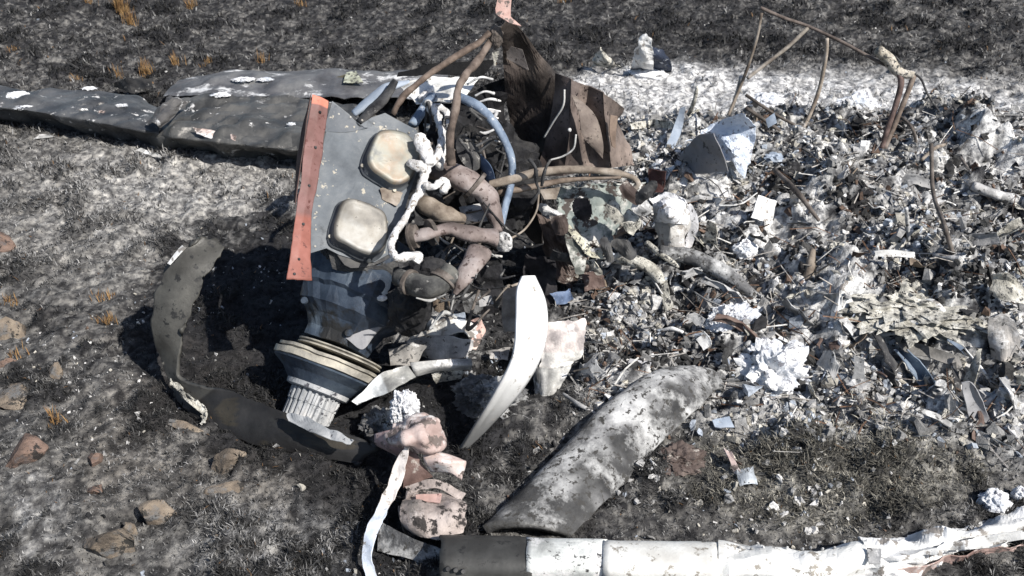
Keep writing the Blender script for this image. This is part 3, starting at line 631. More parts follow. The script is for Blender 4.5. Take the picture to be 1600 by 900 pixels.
# ================================================================ PROPELLER
def brown_(u, v, p): return (1, 1, 1)
prop = root('propeller', G(520, 690, 0), 'charcoal propeller with one blade curled up into a hoop left of the engine', 'propeller')
cv = [((318, 364, .42), (338, 372, .40), (353, 388, .38)), ((262, 410, .37), (296, 418, .36), (326, 430, .34)), ((239, 462, .29), (272, 470, .29), (303, 480, .27)),
      ((236, 512, .21), (262, 520, .21), (287, 528, .20)), ((250, 560, .12), (263, 566, .125), (278, 572, .13)), ((264, 594, .07), (272, 594, .08), (282, 592, .10)), ((283, 640, .02), (300, 622, .06), (322, 606, .10)), ((322, 664, .01), (345, 640, .06), (372, 612, .10)), ((392, 696, .01), (408, 668, .055), (438, 640, .095)), ((474, 714, .01), (490, 694, .05), (520, 668, .085)), ((560, 728, .01), (575, 712, .04), (600, 700, .06))]
def bladec(u, v, p):
    n = float(vn(np.array([[p[0]*16, p[1]*16, p[2]*16]]))[0])
    if u > .62: return (.62, .56, .47) if n > .4 else (.38, .38, .41)  # lower stretch darkened and blued for the shade on it
    if u < .52: return (1.2, 1.2, 1.17)
    return (1, 1, 1)
sheet('blade', [[G(*a), G(*b), G(*c)] for a, b, c in cv], 'blade', prop, 10, .006, 7, thick=.010, colf=bladec, sharpcr=False, rag=.018, ragsides='uvV')
sheet('bright_edge', [[G(286, 384, .422), G(278, 392, .412), G(262, 412, .388)], [G(291, 388, .422), G(283, 396, .412), G(266, 414, .388)]], 'white', prop, 5, .001)
sheet('torn_edge', [[G(268, 592, .085), G(280, 600, .085), G(300, 618, .08), G(322, 636, .06), G(322, 660, .045)], [G(262, 604, .075), G(276, 610, .075), G(290, 630, .07), G(312, 645, .05), G(314, 668, .03)]], 'mat_', prop, 10, .008, 20, rag=.012)
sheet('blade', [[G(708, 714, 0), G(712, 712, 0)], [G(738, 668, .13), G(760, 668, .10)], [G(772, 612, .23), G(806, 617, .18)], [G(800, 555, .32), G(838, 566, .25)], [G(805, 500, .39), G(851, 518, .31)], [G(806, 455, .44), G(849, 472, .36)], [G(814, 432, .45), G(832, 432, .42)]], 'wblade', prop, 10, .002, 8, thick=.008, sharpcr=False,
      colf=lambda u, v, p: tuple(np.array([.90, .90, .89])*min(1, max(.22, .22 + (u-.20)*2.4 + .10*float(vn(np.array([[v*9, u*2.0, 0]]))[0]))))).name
nm(bpy.data.objects['blade.001'], 'bent blade bleached white towards its upper end')
bpy.data.objects['blade.001'].parent = None; b1 = bpy.data.objects['blade.001']; b1.location = b1.location + prop.location
b1.name = 'bent_airfoil'; nm(b1, 'narrow white bleached blade standing in an arc right of the engine', 'propeller blade')
sheet('scorched_panel_strip', [[G(786, 450, .38), G(812, 440, .38)], [G(783, 490, .34), G(808, 490, .34)], [G(785, 522, .31), G(806, 520, .31)]], 'rusttan', None, 6, .003, rag=.004)
nm(bpy.data.objects['scorched_panel_strip'], 'tan charred strip against the top of the white standing blade', 'metal strip')
# second stub right of the white blade
st = root('blade_stub', G(850, 640, 0), 'pinkish white flared sheet with grey pointed foot beside the standing white blade', 'metal sheet')
sheet('flared_sheet', [[G(848, 505, .22), G(880, 500, .22), G(912, 497, .2)], [G(846, 530, .19), G(880, 528, .19), G(916, 524, .17)], [G(842, 555, .15), G(880, 555, .15), G(915, 552, .13)], [G(836, 578, .12), G(865, 580, .12), G(900, 572, .10)]], 'alu', st, 9, .012, 9, rag=.016, colf=lambda u, v, p: (1.5, 1.35, 1.32) if u < .62 else (1.7, 1.65, 1.6))
sheet('pointed_foot', [[G(832, 570, .13), G(855, 574, .135), G(896, 570, .11)], [G(833, 605, .07), G(852, 610, .08), G(880, 600, .07)], [G(834, 645, 0), G(844, 645, .01), G(858, 638, 0)]], 'alu', st, 9, .005, 16, rag=.006, colf=lambda u, v, p: tuple(np.array([1., .99, .97])*(.9 + .5*float(vn(np.array([[p[0]*60, 3, 3]]))[0]))))

# lying blade covered with ash
rows = []
for L, R_, zc, w in [((738, 838), (900, 842), .050, .9), ((800, 780), (945, 790), .07, 1), ((866, 716), (990, 738), .085, 1), ((925, 655), (1045, 682), .09, 1), ((985, 608), (1090, 640), .08, 1), ((1035, 590), (1118, 612), .06, 1), ((1085, 590), (1132, 600), .03, 1)]:
    a = HG(*L, .012); b = HG(*R_, .012); zc *= .55; a, b = a.lerp(b, .13), b.lerp(a, .07); k = 9; row = []
    for i in range(k):
        t = i/(k-1); p = a.lerp(b, t); p.z += zc*(math.sin(math.pi*min(1, .10+t*.95))**.6 if .05 < t < .97 else (0 if t > .5 else .25)); row.append(p)
    rows.append(row)
def lyc(u, v, p):
    n = float(fbm(np.array([p[0], p[1], p[2]]), 14, 3, 8)); w_ = max(0, 1 - abs(u-.48)/.33)*max(0, 1-abs(v-.42)/.5) + .55*max(0, 1-abs(u-.85)/.25)*max(0, 1-abs(v-.4)/.5); g = .7 + 4.2*max(0, w_ + n*.9 - .10)
    return (g, g, g*.98)
ly = sheet('ash_covered_blade', rows, 'lying', None, 12, .004, 9, thick=.022, sharpcr=False, colf=lyc, rag=.004)
nm(ly, 'broad blade lying flat in the burnt grass, caked with white ash in its middle', 'propeller blade')

# ================================================================ WHITE BEAM ALONG THE FRONT
beam = root('wing_spar', G(1100, 880, 0), 'long white painted spar crossing the foreground with a bare charcoal end', 'wing spar')
def beamrow(x, yt, yb, z): return [G(x+4, yt+2, z*.45), G(x, yt, z), G(x, yt*.7+yb*.3, z*1.12), G(x, yt*.35+yb*.65, z*1.0), G(x, yb, z*.55), G(x-4, yb+28, 0)]
def bsec(name, xs, m, **k): return sheet(name, [beamrow(*r) for r in xs], m, beam, **k)
bsec('charred_end', [(686, 838, 915, .10), (760, 840, 915, .10), (832, 842, 915, .10)], 'blade', sub=7, crumple=.003, colf=lambda u, v, p: (1.0, 1.02, 1.05), sharpcr=False, rag=.006)
for (x, y) in ((700, 889), (712, 891), (724, 893), (1040, 892), (1118, 893)):
    p = G(x, y, .105); lathe('rivet', p + V3((0, .004, -.004)), p + V3((0, -.004, .004)), [(0, .006), (1, .0045)], 'soot', beam, 10)
for i_ in range(26):
    x_ = 860 + i_*18.5 + (6 if i_ % 7 == 0 else 0); q = G(x_, 857 if i_ % 2 else 855, .113); lathe('rivet', q + V3((0, .001, -.004)), q + V3((0, -.001, .0025)), [(0, .0035), (.7, .003), (1, .0015)], 'alu', beam, 8)
bsec('grey_section', [(822, 842, 912, .103), (880, 844, 912, .105), (948, 845, 912, .103)], 'grey', sub=7, crumple=.002, colf=lambda u, v, p: (1.75, 1.8, 1.75), sharpcr=False, rag=.006)
bsec('white_section', [(942, 846, 915, .106), (1030, 848, 918, .106), (1124, 850, 922, .106)], 'whitep', sub=7, crumple=.002, sharpcr=False)
bsec('white_section', [(1122, 850, 920, .104), (1180, 855, 920, .104), (1240, 863, 920, .104), (1300, 858, 915, .104), (1352, 848, 905, .10)], 'whitep', sub=7, crumple=.006)
bsec('crumpled_section', [(1340, 850, 896, .09), (1400, 848, 885, .08), (1455, 836, 868, .075), (1520, 818, 850, .07), (1580, 804, 838, .07), (1680, 784, 820, .07)], 'white', sub=14, crumple=.016, cf=13, rag=.014)
sheet('torn_lip', [[G(1330, 868, .11), G(1400, 862, .10), G(1470, 848, .09), G(1540, 836, .09), G(1640, 818, .09)], [G(1340, 882, .09), G(1400, 878, .08), G(1470, 866, .07), G(1540, 858, .07), G(1640, 842, .07)]], 'white', beam, 10, .018, 12, rag=.012)
sheet('pink_underside', [[G(1365, 892, .05), G(1440, 882, .05), G(1520, 862, .05), G(1640, 845, .05)], [G(1360, 915, .0), G(1440, 900, .0), G(1520, 878, .0), G(1640, 868, .0)]], 'pink', beam, 8, .010, rag=.008, colf=lambda u, v, p: (.7, .62, .6))
sheet('seam_patch', [[G(1355, 856, .125), G(1378, 856, .125)], [G(1358, 880, .12), G(1376, 880, .12)]], 'grey', beam, 5, .004)

# ================================================================ MELTED PINK COWLING
cow = root('melted_cowling', G(670, 800, 0), 'pink and white melted cowling piece with folded lobes below the engine', 'cowling')
sheet('upper_lobe', [[G(612, 660, .16), G(640, 648, .19), G(672, 645, .19), G(690, 655, .16)], [G(600, 676, .15), G(640, 662, .21), G(676, 664, .21), G(692, 680, .16)], [G(588, 690, .12), G(630, 690, .19), G(672, 690, .20), G(690, 704, .15)], [G(612, 706, .10), G(640, 708, .14), G(668, 712, .15), G(684, 722, .12)]], 'pink', cow, 10, .014, 14, thick=.006, sharpcr=True, smooth=True, rag=.010)
sheet('left_lobe', [[G(586, 678, .13), G(610, 672, .16), G(640, 672, .16)], [G(588, 694, .10), G(612, 698, .13), G(640, 694, .14)], [G(610, 706, .08), G(625, 712, .10), G(640, 706, .12)]], 'pink', cow, 7, .006, 8, thick=.006, sharpcr=False, colf=lambda u, v, p: (.8, .72, .75))
sheet('lower_fold', [[G(660, 706, .14), G(694, 706, .14), G(722, 716, .12)], [G(664, 722, .13), G(696, 722, .15), G(730, 722, .12)], [G(672, 738, .09), G(700, 742, .10), G(722, 752, .08)]], 'pink', cow, 8, .010, 8, thick=.006, sharpcr=False, colf=lambda u, v, p: (1.15, 1.15, 1.15))
sheet('brown_gore', [[G(637, 692, .16), G(641, 692, .16)], [G(632, 730, .11), G(662, 728, .11)], [G(630, 765, .06), G(676, 745, .07)]], 'brown', cow, 7, .004, colf=lambda u, v, p: (1.5, 1.3, 1.3))
sheet('side_strip', [[G(634, 694, .17), G(641, 696, .17)], [G(616, 722, .13), G(634, 728, .13)], [G(608, 748, .10), G(630, 752, .10)], [G(590, 790, .08), G(607, 796, .08)], [G(570, 830, .08), G(590, 838, .08)], [G(565, 868, .05), G(582, 868, .06)], [G(572, 905, .02), G(590, 905, .02)]], 'white', cow, 8, .006, 12, rag=.006, colf=lambda u, v, p: (1, .93, .9) if u < .5 else (.85, .92, 1.05))
sheet('melted_slab', [[G(634, 768, .085), G(662, 762, .075), G(700, 768, .07), G(728, 782, .075)], [G(624, 790, .085), G(658, 786, .095), G(700, 790, .10), G(733, 800, .08)], [G(626, 815, .07), G(660, 815, .09), G(702, 815, .09), G(735, 818, .07)], [G(638, 838, .04), G(665, 846, .06), G(700, 842, .06), G(725, 832, .05)]], 'pslab', cow, 9, .012, 9, rag=.010, thick=.006)
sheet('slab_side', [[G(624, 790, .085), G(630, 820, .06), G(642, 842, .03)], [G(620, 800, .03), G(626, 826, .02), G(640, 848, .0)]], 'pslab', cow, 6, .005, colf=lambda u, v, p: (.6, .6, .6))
sheet('slab_rim', [[G(632, 760, .08), G(680, 748, .10), G(728, 770, .08)], [G(640, 772, .07), G(682, 762, .09), G(720, 782, .075)]], 'pslab', cow, 8, .006)
sheet('orange_flap', [[G(648, 770, .098), G(690, 770, .10)], [G(650, 780, .095), G(688, 786, .095)]], 'orange', cow, 6, .006, rag=.006, colf=lambda u, v, p: (3.0, 3.9, 4.0))
sheet('lower_panel', [[G(590, 810, .05), G(622, 830, .06), G(690, 858, .06)], [G(588, 862, .02), G(640, 874, .03), G(690, 896, .02)]], 'lying', cow, 8, .006, rag=.005)
lump('white_core', G(632, 640, .15), (.034, .026, .05), 'ash', 31, .7, 3.0, cow, 5)

# torn aluminium strip and pale box between engine and white blade
ts = root('torn_strip', G(640, 620, 0), 'bent white and grey aluminium strip jutting from beneath the engine nose', 'metal strip')
sheet('strip_end', [[G(544, 628, .12), G(568, 606, .14), G(600, 580, .16), G(640, 566, .17)], [G(556, 634, .11), G(590, 622, .12), G(612, 612, .14), G(650, 590, .15)]], 'alu', ts, 9, .006, rag=.008, colf=lambda u, v, p: (1.5, 1.55, 1.6) if v < .6 else (.8, .8, .78))
sheet('strip_bar', [[G(640, 566, .17), G(690, 562, .17), G(736, 560, .16)], [G(645, 578, .16), G(690, 572, .16), G(738, 570, .155)], [G(648, 590, .13), G(690, 580, .13), G(736, 578, .13)]], 'alu', ts, 7, .002, sharpcr=False)
sheet('strip_tail', [[G(672, 580, .13), G(732, 576, .13)], [G(680, 600, .08), G(722, 592, .09)]], 'mat_', ts, 7, .005, rag=.006)
bx = root('crumpled_box', HG(690, 560), 'pale crumpled sheet box beneath the exhaust pipes with soft pinkish corner', 'sheet box')
sheet('box_top', [[G(640, 510, .14), G(680, 496, .15), G(722, 498, .14), G(752, 505, .12)], [G(632, 535, .13), G(675, 524, .15), G(715, 524, .14), G(748, 530, .12)]], 'white', bx, 9, .012, rag=.01, colf=lambda u, v, p: (.85, .84, .82))
sheet('box_front', [[G(634, 535, .13), G(675, 525, .15), G(720, 526, .14), G(745, 532, .12)], [G(640, 560, .06), G(676, 562, .07), G(715, 562, .06), G(735, 562, .05)]], 'grey', bx, 8, .008, rag=.008, colf=lambda u, v, p: (1.5, 1.5, 1.52))
sheet('box_flap', [[G(606, 546, .14), G(640, 536, .15), G(668, 540, .14)], [G(612, 570, .10), G(640, 572, .11), G(655, 566, .11)]], 'grey', bx, 8, .008, rag=.008, colf=lambda u, v, p: (.75, .72, .68))

def clampring(o, c, d, r): lathe('hose_clamp', V3(c) - V3(d).normalized()*.006, V3(c) + V3(d).normalized()*.006, [(0, r), (.1, r*1.06), (.9, r*1.06), (1, r)], 'rust', o, 20)
clampring(eng, ez(674, 363, .465), ez(690, 359, .47) - ez(665, 366, .47), .034); clampring(eng, ez(742, 290, .50), ez(764, 312, .46) - ez(730, 282, .51), .042); clampring(eng, ez(640, 441, .44), ez(655, 446, .44) - ez(622, 432, .44), .031)
for nm1, lb, q, m_, c_ in [
  ('crumpled_foil', 'peach tinted torn foil at the corner of the pale crumpled box', [[(728, 500, .08), (752, 495, .10)], [(735, 522, .06), (758, 518, .06)], [(728, 545, .03), (745, 548, .03)]], 'pink', (1.1, .95, .9)),
  ('crumpled_foil', 'bluish white torn foil between pale box and black engine bay', [[(700, 490, .10), (728, 484, .12)], [(706, 512, .09), (730, 508, .10)]], 'bluew', (1.2, 1.15, 1.1)),
  ('scorched_plate', 'brown flat plate standing over the back of the pale crumpled box', [[(672, 462, .16), (700, 470, .17)], [(680, 486, .12), (708, 492, .12)]], 'rusttan', (.8, .75, .7)),
  ('scorched_plate', 'dark grey folded plate below the last exhaust pipe', [[(720, 462, .16), (752, 455, .17)], [(726, 490, .10), (756, 486, .10)]], 'grey', (.5, .5, .5)),
  ('scorched_plate', 'speckled grey plate in front of the pale box under the engine', [[(636, 500, .20), (660, 492, .21)], [(640, 530, .16), (668, 524, .17)]], 'grey', (.8, .78, .75)),
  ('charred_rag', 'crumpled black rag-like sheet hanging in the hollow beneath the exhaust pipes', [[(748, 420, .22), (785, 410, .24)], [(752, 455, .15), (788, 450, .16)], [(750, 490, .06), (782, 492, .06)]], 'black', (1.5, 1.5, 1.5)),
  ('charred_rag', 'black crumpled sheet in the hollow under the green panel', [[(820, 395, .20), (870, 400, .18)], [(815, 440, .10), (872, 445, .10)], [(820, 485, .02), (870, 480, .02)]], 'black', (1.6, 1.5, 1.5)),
  ('ash_crust', 'grey white crust lying where white blade and pinkish sheet meet the ground', [[(760, 545, .04), (800, 540, .04)], [(765, 565, .02), (795, 562, .02)]], 'grey', (1.1, 1.05, 1.0)),
  ('brown_fragment', 'curled brown fragment on the slope beneath the cream torn edge', [[(905, 425, .12), (940, 415, .12)], [(912, 455, .06), (950, 450, .06)]], 'brown', (1.1, 1, 1)),
  ('brown_fragment', 'long tan splinter below the green panel tongue', [[(935, 440, .08), (948, 432, .08)], [(958, 462, .03), (968, 455, .03)]], 'rusttan', (.9, .85, .8)),
  ('bluish_shard', 'shaded bluish shard on the cinders just right of the standing white blade', [[(858, 458, .08), (895, 448, .09)], [(866, 478, .04), (900, 470, .04)]], 'blue', (.9, .95, 1.1))]:
    nm(sheet(nm1, [[G(*a) for a in r] for r in q], m_, None, 9, .010, 14, rag=.010, colf=(lambda t3: (lambda u, v, p: t3))(c_)), lb, 'metal sheet')

# ================================================================ FIREWALL, MOUNT TUBES, HOSES
fw = root('firewall_sheet', YP(900, 420, 2.85), 'tall torn brown steel firewall standing scorched behind the engine', 'firewall')
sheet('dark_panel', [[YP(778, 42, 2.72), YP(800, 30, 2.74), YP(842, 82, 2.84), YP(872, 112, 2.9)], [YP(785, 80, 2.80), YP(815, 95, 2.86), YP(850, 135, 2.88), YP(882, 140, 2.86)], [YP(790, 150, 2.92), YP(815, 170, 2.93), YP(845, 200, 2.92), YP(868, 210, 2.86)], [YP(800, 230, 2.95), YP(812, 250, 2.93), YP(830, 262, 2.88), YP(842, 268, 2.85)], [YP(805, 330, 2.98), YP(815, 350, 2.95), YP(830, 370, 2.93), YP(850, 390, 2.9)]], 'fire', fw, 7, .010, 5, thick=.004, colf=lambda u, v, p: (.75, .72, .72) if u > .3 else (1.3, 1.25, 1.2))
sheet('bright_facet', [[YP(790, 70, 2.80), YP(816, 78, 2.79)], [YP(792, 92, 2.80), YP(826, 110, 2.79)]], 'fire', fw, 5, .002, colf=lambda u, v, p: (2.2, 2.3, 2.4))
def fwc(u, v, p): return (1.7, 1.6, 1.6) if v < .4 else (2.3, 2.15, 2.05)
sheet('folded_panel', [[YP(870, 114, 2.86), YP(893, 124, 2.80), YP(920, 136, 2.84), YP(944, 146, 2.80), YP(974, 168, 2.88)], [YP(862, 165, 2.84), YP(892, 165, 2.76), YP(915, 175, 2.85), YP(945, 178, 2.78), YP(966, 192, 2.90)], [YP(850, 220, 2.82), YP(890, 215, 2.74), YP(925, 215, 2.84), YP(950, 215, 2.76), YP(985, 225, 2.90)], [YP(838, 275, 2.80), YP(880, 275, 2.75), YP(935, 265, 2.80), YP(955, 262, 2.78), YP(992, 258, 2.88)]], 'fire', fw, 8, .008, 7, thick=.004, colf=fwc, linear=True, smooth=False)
sheet('lit_tan_facet', [[YP(893, 148, 2.745), YP(900, 150, 2.745)], [YP(905, 180, 2.73), YP(930, 180, 2.745)], [YP(910, 212, 2.72), YP(942, 222, 2.735)], [YP(930, 236, 2.735), YP(942, 248, 2.735)]], 'firelit', fw, 5, .0015)  # sunlit facets of the firewall, painted as tan sheets
sheet('lit_tan_facet', [[YP(954, 180, 2.75), YP(966, 182, 2.76)], [YP(952, 205, 2.75), YP(962, 210, 2.76)], [YP(956, 228, 2.75), YP(961, 232, 2.76)]], 'firelit', fw, 5, .0015, colf=lambda u, v, p: (1.2, 1.1, 1))
sheet('pink_cap', [[YP(780, -14, 2.72), YP(800, -12, 2.72)], [YP(774, 14, 2.70), YP(798, 14, 2.70)], [YP(775, 22, 2.68), YP(798, 26, 2.68)], [YP(796, 36, 2.66), YP(815, 40, 2.66)]], 'pink', fw, 6, .002, linear=True, colf=lambda u, v, p: (.78, .62, .58))
sheet('base_sheet', [[YP(835, 330, 2.78), YP(870, 350, 2.76), YP(900, 400, 2.72)], [YP(850, 400, 2.74), YP(885, 420, 2.70), YP(930, 430, 2.66)], [YP(870, 440, 2.66), YP(900, 450, 2.62), YP(945, 450, 2.60)]], 'brown', fw, 8, .018, rag=.02)
tube('edge_wire', [YP(882, 140, 2.74), YP(880, 165, 2.73), YP(865, 190, 2.74), YP(850, 215, 2.75)], .003, 'alu', fw, seg=6)
tube('edge_wire', [YP(900, 210, 2.70), YP(896, 232, 2.68), YP(880, 244, 2.68), YP(860, 250, 2.68)], .003, 'alu', fw, seg=6)
lump('rivet_head', YP(890, 203, 2.73), (.006, .006, .006), 'rope', 3, .2, sub=2, parent=fw)

t = root('engine_mount', YP(705, 300, 2.6), 'brown heat-scaled engine mount of bent tubes leaning over the baffle', 'engine mount')
tube('mount_tube', [YP(612, 178, 2.55), YP(642, 140, 2.58), YP(690, 105, 2.62), YP(730, 80, 2.66), YP(768, 52, 2.7)], .0125, 'rust', t, flat=.8, noise=.22, kink=.006, colf=lambda u, p: (1.25, 1.1, 1.0))
tube('mount_tube', [YP(704, 258, 2.42), YP(706, 205, 2.46), YP(711, 160, 2.5), YP(716, 138, 2.53), YP(728, 118, 2.56), YP(745, 98, 2.62), YP(768, 62, 2.7)], .0125, 'rust', t, flat=.85, noise=.22, kink=.005, colf=lambda u, p: (1.1, 1.0, .95))
lump('tube_joint', YP(775, 58, 2.70), (.02, .018, .032), 'rust', 4, .3, sub=4, parent=t)
sheet('white_tag', [[YP(768, 82, 2.68), YP(780, 80, 2.68)], [YP(770, 104, 2.68), YP(777, 106, 2.68)]], 'mat_', t, 4, .003, rag=.006)
tb = root('twin_tubes', YP(880, 300, 2.6), 'pair of tan scaled tubes reaching level from the engine bay to the green panel', 'metal tubes')
tube('upper_tube', [YP(752, 292, 2.5), YP(800, 280, 2.52), YP(850, 268, 2.54), (YP(905, 265, 2.55)), YP(955, 269, 2.56), YP(985, 276, 2.57), YP(996, 286, 2.57), YP(990, 296, 2.57)], [.013, .014, .013, .012, .010, .009, .009, .008], 'rusttan', tb, noise=.12, seg=14)
tube('lower_tube', [YP(778, 302, 2.52), YP(840, 290, 2.54), YP(880, 282, 2.55), YP(930, 278, 2.56), YP(970, 276, 2.56)], [.012, .010, .008, .007, .006], 'rusttan', tb, noise=.15, colf=lambda u, p: (.75, .7, .68))
tube('wire_tie', [YP(826, 248, 2.5), YP(836, 262, 2.49), YP(838, 285, 2.5), YP(842, 300, 2.5), YP(830, 318, 2.5)], .006, 'soot', tb, noise=.3, seg=8)
tube('wire_tie', [YP(860, 250, 2.5), YP(852, 265, 2.49), YP(846, 290, 2.5)], .005, 'soot', tb, noise=.3, seg=8)
def hose(label, pts, r, m, cat='hose', name='rubber_hose', **k):
    o = tube(name, pts, r, m, None, noise=.1, **k); return nm(o, label, cat)
hose('pale blue hose arching down behind the engine from the white panel', [YP(715, 150, 2.62), YP(745, 165, 2.60), YP(770, 190, 2.58), YP(790, 222, 2.56), YP(800, 255, 2.54), YP(798, 290, 2.52), YP(790, 320, 2.46), YP(782, 352, 2.4)], [.018, .020, .018, .016, .016, .015, .015, .014], 'blue', flat=.7)
hose('short dark blue hose low in the engine bay', [YP(722, 238, 2.66), YP(745, 248, 2.64), YP(760, 262, 2.62), YP(768, 282, 2.6)], [.014, .017, .017, .014], 'blue', colf=lambda t, p: (.55, .6, .7))
hose('blue white flattened duct between the red strip and the mount tube', [YP(552, 178, 2.9), YP(575, 160, 2.92), YP(605, 138, 2.94), YP(640, 128, 2.96)], [.02, .030, .028, .012], 'bluew', 'duct', 'air_duct', flat=.5)
hose('black flattened duct beside the blue white duct', [YP(562, 192, 2.8), YP(585, 168, 2.84), YP(605, 148, 2.88), YP(618, 125, 2.9)], [.020, .024, .022, .014], 'soot', 'duct', 'air_duct', flat=.5)
# white panel behind the leads
wp = root('crumpled_skin', YP(700, 200, 2.9), 'white painted crumpled panel above the ignition leads below a dark ledge', 'body panel')
sheet('panel_face', [[YP(622, 132, 2.95), YP(650, 122, 2.96), YP(690, 118, 2.96), YP(752, 118, 2.96)], [YP(630, 145, 2.9), YP(660, 138, 2.9), YP(700, 140, 2.88), YP(735, 142, 2.9)], [YP(650, 160, 2.82), YP(670, 160, 2.82), YP(700, 160, 2.80), YP(722, 160, 2.82)]], 'whitep', wp, 8, .008, rag=.008)
sheet('black_ledge', [[YP(622, 112, 2.98), YP(680, 100, 3.0), YP(775, 92, 3.0)], [YP(620, 118, 2.96), YP(680, 116, 2.97), YP(755, 118, 2.97)]], 'black', wp, 6, .006, colf=lambda u, v, p: (.25, .25, .25))
sheet('bay_dark_sheet', [[YP(650, 160, 2.84), YP(700, 160, 2.84), YP(770, 130, 2.9), YP(792, 120, 2.92)], [YP(655, 220, 2.86), YP(710, 230, 2.86), YP(765, 230, 2.9), YP(790, 220, 2.93)], [YP(665, 300, 2.86), YP(715, 320, 2.86), YP(770, 330, 2.9), YP(800, 330, 2.93)]], 'black', wp, 9, .02, 9, colf=lambda u, v, p: (.5, .5, .55))  # black sheet added to darken the bay behind the engine
for i, (px, py, dx, dy) in enumerate([(742, 150, 30, -4), (748, 160, 34, -2), (742, 172, 40, 2), (752, 182, 26, 3), (730, 132, 40, -8)]):
    tube('bent_rib', [YP(px, py, 2.76), YP(px+dx*.5, py+dy-3, 2.76), YP(px+dx, py+dy, 2.78)], .004, 'grey', wp, seg=6, noise=.3, colf=lambda u, p: (1.6, 1.6, 1.6))
hose('thin sagging wire from the twin tubes to the pipe end', [YP(842, 300, 2.5), YP(838, 330, 2.48), YP(820, 358, 2.44), YP(796, 374, 2.4)], .003, 'rusttan', 'wire', 'burnt_wire', seg=6)

# ================================================================ PANELS RIGHT OF THE FIREWALL
gp = root('green_panel', YP(920, 430, 2.75), 'pale green primed panel with round hole and torn cream lower edge', 'body panel')
ZG = [[YP(860, 292, 2.62), YP(900, 288, 2.63), YP(950, 284, 2.64), YP(1010, 284, 2.66)], [YP(868, 318, 2.60), YP(905, 320, 2.61), YP(950, 320, 2.62), YP(1000, 316, 2.64)], [YP(876, 345, 2.57), YP(910, 350, 2.58), YP(950, 355, 2.59), YP(975, 350, 2.6)], [YP(905, 372, 2.52), YP(920, 382, 2.54), YP(940, 388, 2.55), YP(956, 380, 2.56)]]
sheet('panel_skin', ZG, 'green', gp, 20, .009, 9, rag=.022, holes=[(.40, .36, .21, .125)])
sheet('hole_backing', [[YP(895, 310, 2.68), YP(935, 310, 2.68)], [YP(895, 365, 2.66), YP(935, 365, 2.66)]], 'soot', gp, 5, .002, colf=lambda u, v, p: (1.8, 1.6, 1.6))
sheet('cream_edge', [[YP(862, 322, 2.56), YP(885, 346, 2.54), YP(908, 368, 2.51), YP(930, 388, 2.5), YP(945, 398, 2.5)], [YP(866, 332, 2.54), YP(884, 358, 2.52), YP(904, 384, 2.48), YP(925, 402, 2.47), YP(944, 404, 2.48)]], 'mat_', gp, 8, .006, rag=.01, colf=lambda u, v, p: (1.1, 1.1, 1.0))
sheet('brown_tongue', [[YP(880, 362, 2.5), YP(905, 380, 2.5)], [YP(888, 395, 2.48), YP(918, 400, 2.48)], [YP(900, 430, 2.45), YP(912, 428, 2.45)]], 'green', gp, 7, .005, rag=.006, colf=lambda u, v, p: (.75, .7, .66))
sheet('tan_tab', [[YP(842, 296, 2.5), YP(876, 292, 2.5)], [YP(850, 312, 2.49), YP(870, 312, 2.49)]], 'rusttan', gp, 5, .003, rag=.005)
for i_ in range(16):
    px, py = [(875, 350), (900, 375), (925, 392), (948, 388), (968, 365), (985, 345), (1002, 322), (1008, 300), (985, 300), (960, 330), (860, 330), (880, 400), (905, 412), (930, 415), (955, 405), (975, 385)][i_]
    c_ = YP(px, py, 2.50 + RS.uniform(-.02, .03)); a_ = RS.uniform(-1.2, 1.2); u_ = V3((math.cos(a_), RS.uniform(-.5, .5), math.sin(a_)))*RS.uniform(.020, .045); w_ = V3((-math.sin(a_), RS.uniform(-.8, .8), math.cos(a_)))*RS.uniform(.012, .026)
    sheet('torn_tab', [[c_-u_-w_, c_-w_*1.2, c_+u_-w_], [c_-u_, c_ + V3((0, -.012, .004)), c_+u_*1.2], [c_-u_*.8+w_, c_+w_, c_+u_+w_*.7]], ['brown', 'mat_', 'grey', 'soot'][i_ % 4], gp, 5, .007, 16, rag=.008)
gb = root('grey_box', HG(1110, 275), 'grey dented box with its top and side crusted in bluish white ash', 'box')
def heapz(px, py, dz): return HG(px, py, dz)
sheet('box_face', [[HG(1066, 238, .08), HG(1090, 212, .18), HG(1115, 208, .24)], [HG(1060, 250, .05), HG(1095, 240, .12), HG(1128, 236, .18)], [HG(1052, 268, .0), HG(1090, 272, .04), HG(1138, 268, .08)]], 'pgrey', gb, 7, .004)
sheet('ashy_lid', [[HG(1070, 225, .13), HG(1110, 195, .20), HG(1165, 175, .26)], [HG(1095, 214, .15), HG(1128, 205, .18), HG(1180, 195, .2)], [HG(1112, 214, .14), HG(1142, 232, .13), HG(1178, 240, .11)], [HG(1130, 240, .1), HG(1145, 258, .09), HG(1165, 280, .05)]], 'ash', gb, 8, .012, 14, rag=.012, colf=lambda u, v, p: (.9, .96, 1.05))
cn = root('crumpled_canister', HG(1045, 380), 'white crumpled canister with folded lower sleeve in the ash heap', 'canister')
sheet('upper_sleeve', [[HG(1018, 312, .17), HG(1042, 298, .20), HG(1072, 312, .18)], [HG(1018, 330, .13), HG(1045, 330, .19), HG(1078, 334, .14)], [HG(1024, 345, .10), HG(1046, 350, .15), HG(1070, 350, .12)]], 'white', cn, 8, .010, colf=lambda u, v, p: (1.05, 1.05, 1.08))
sheet('lower_sleeve', [[HG(1026, 342, .10), HG(1048, 348, .14), HG(1076, 342, .11)], [HG(1028, 368, .06), HG(1048, 370, .09), HG(1072, 365, .07)], [HG(1030, 392, .0), HG(1045, 398, .02), HG(1062, 398, 0)]], 'white', cn, 8, .012, colf=lambda u, v, p: (.72, .70, .68))
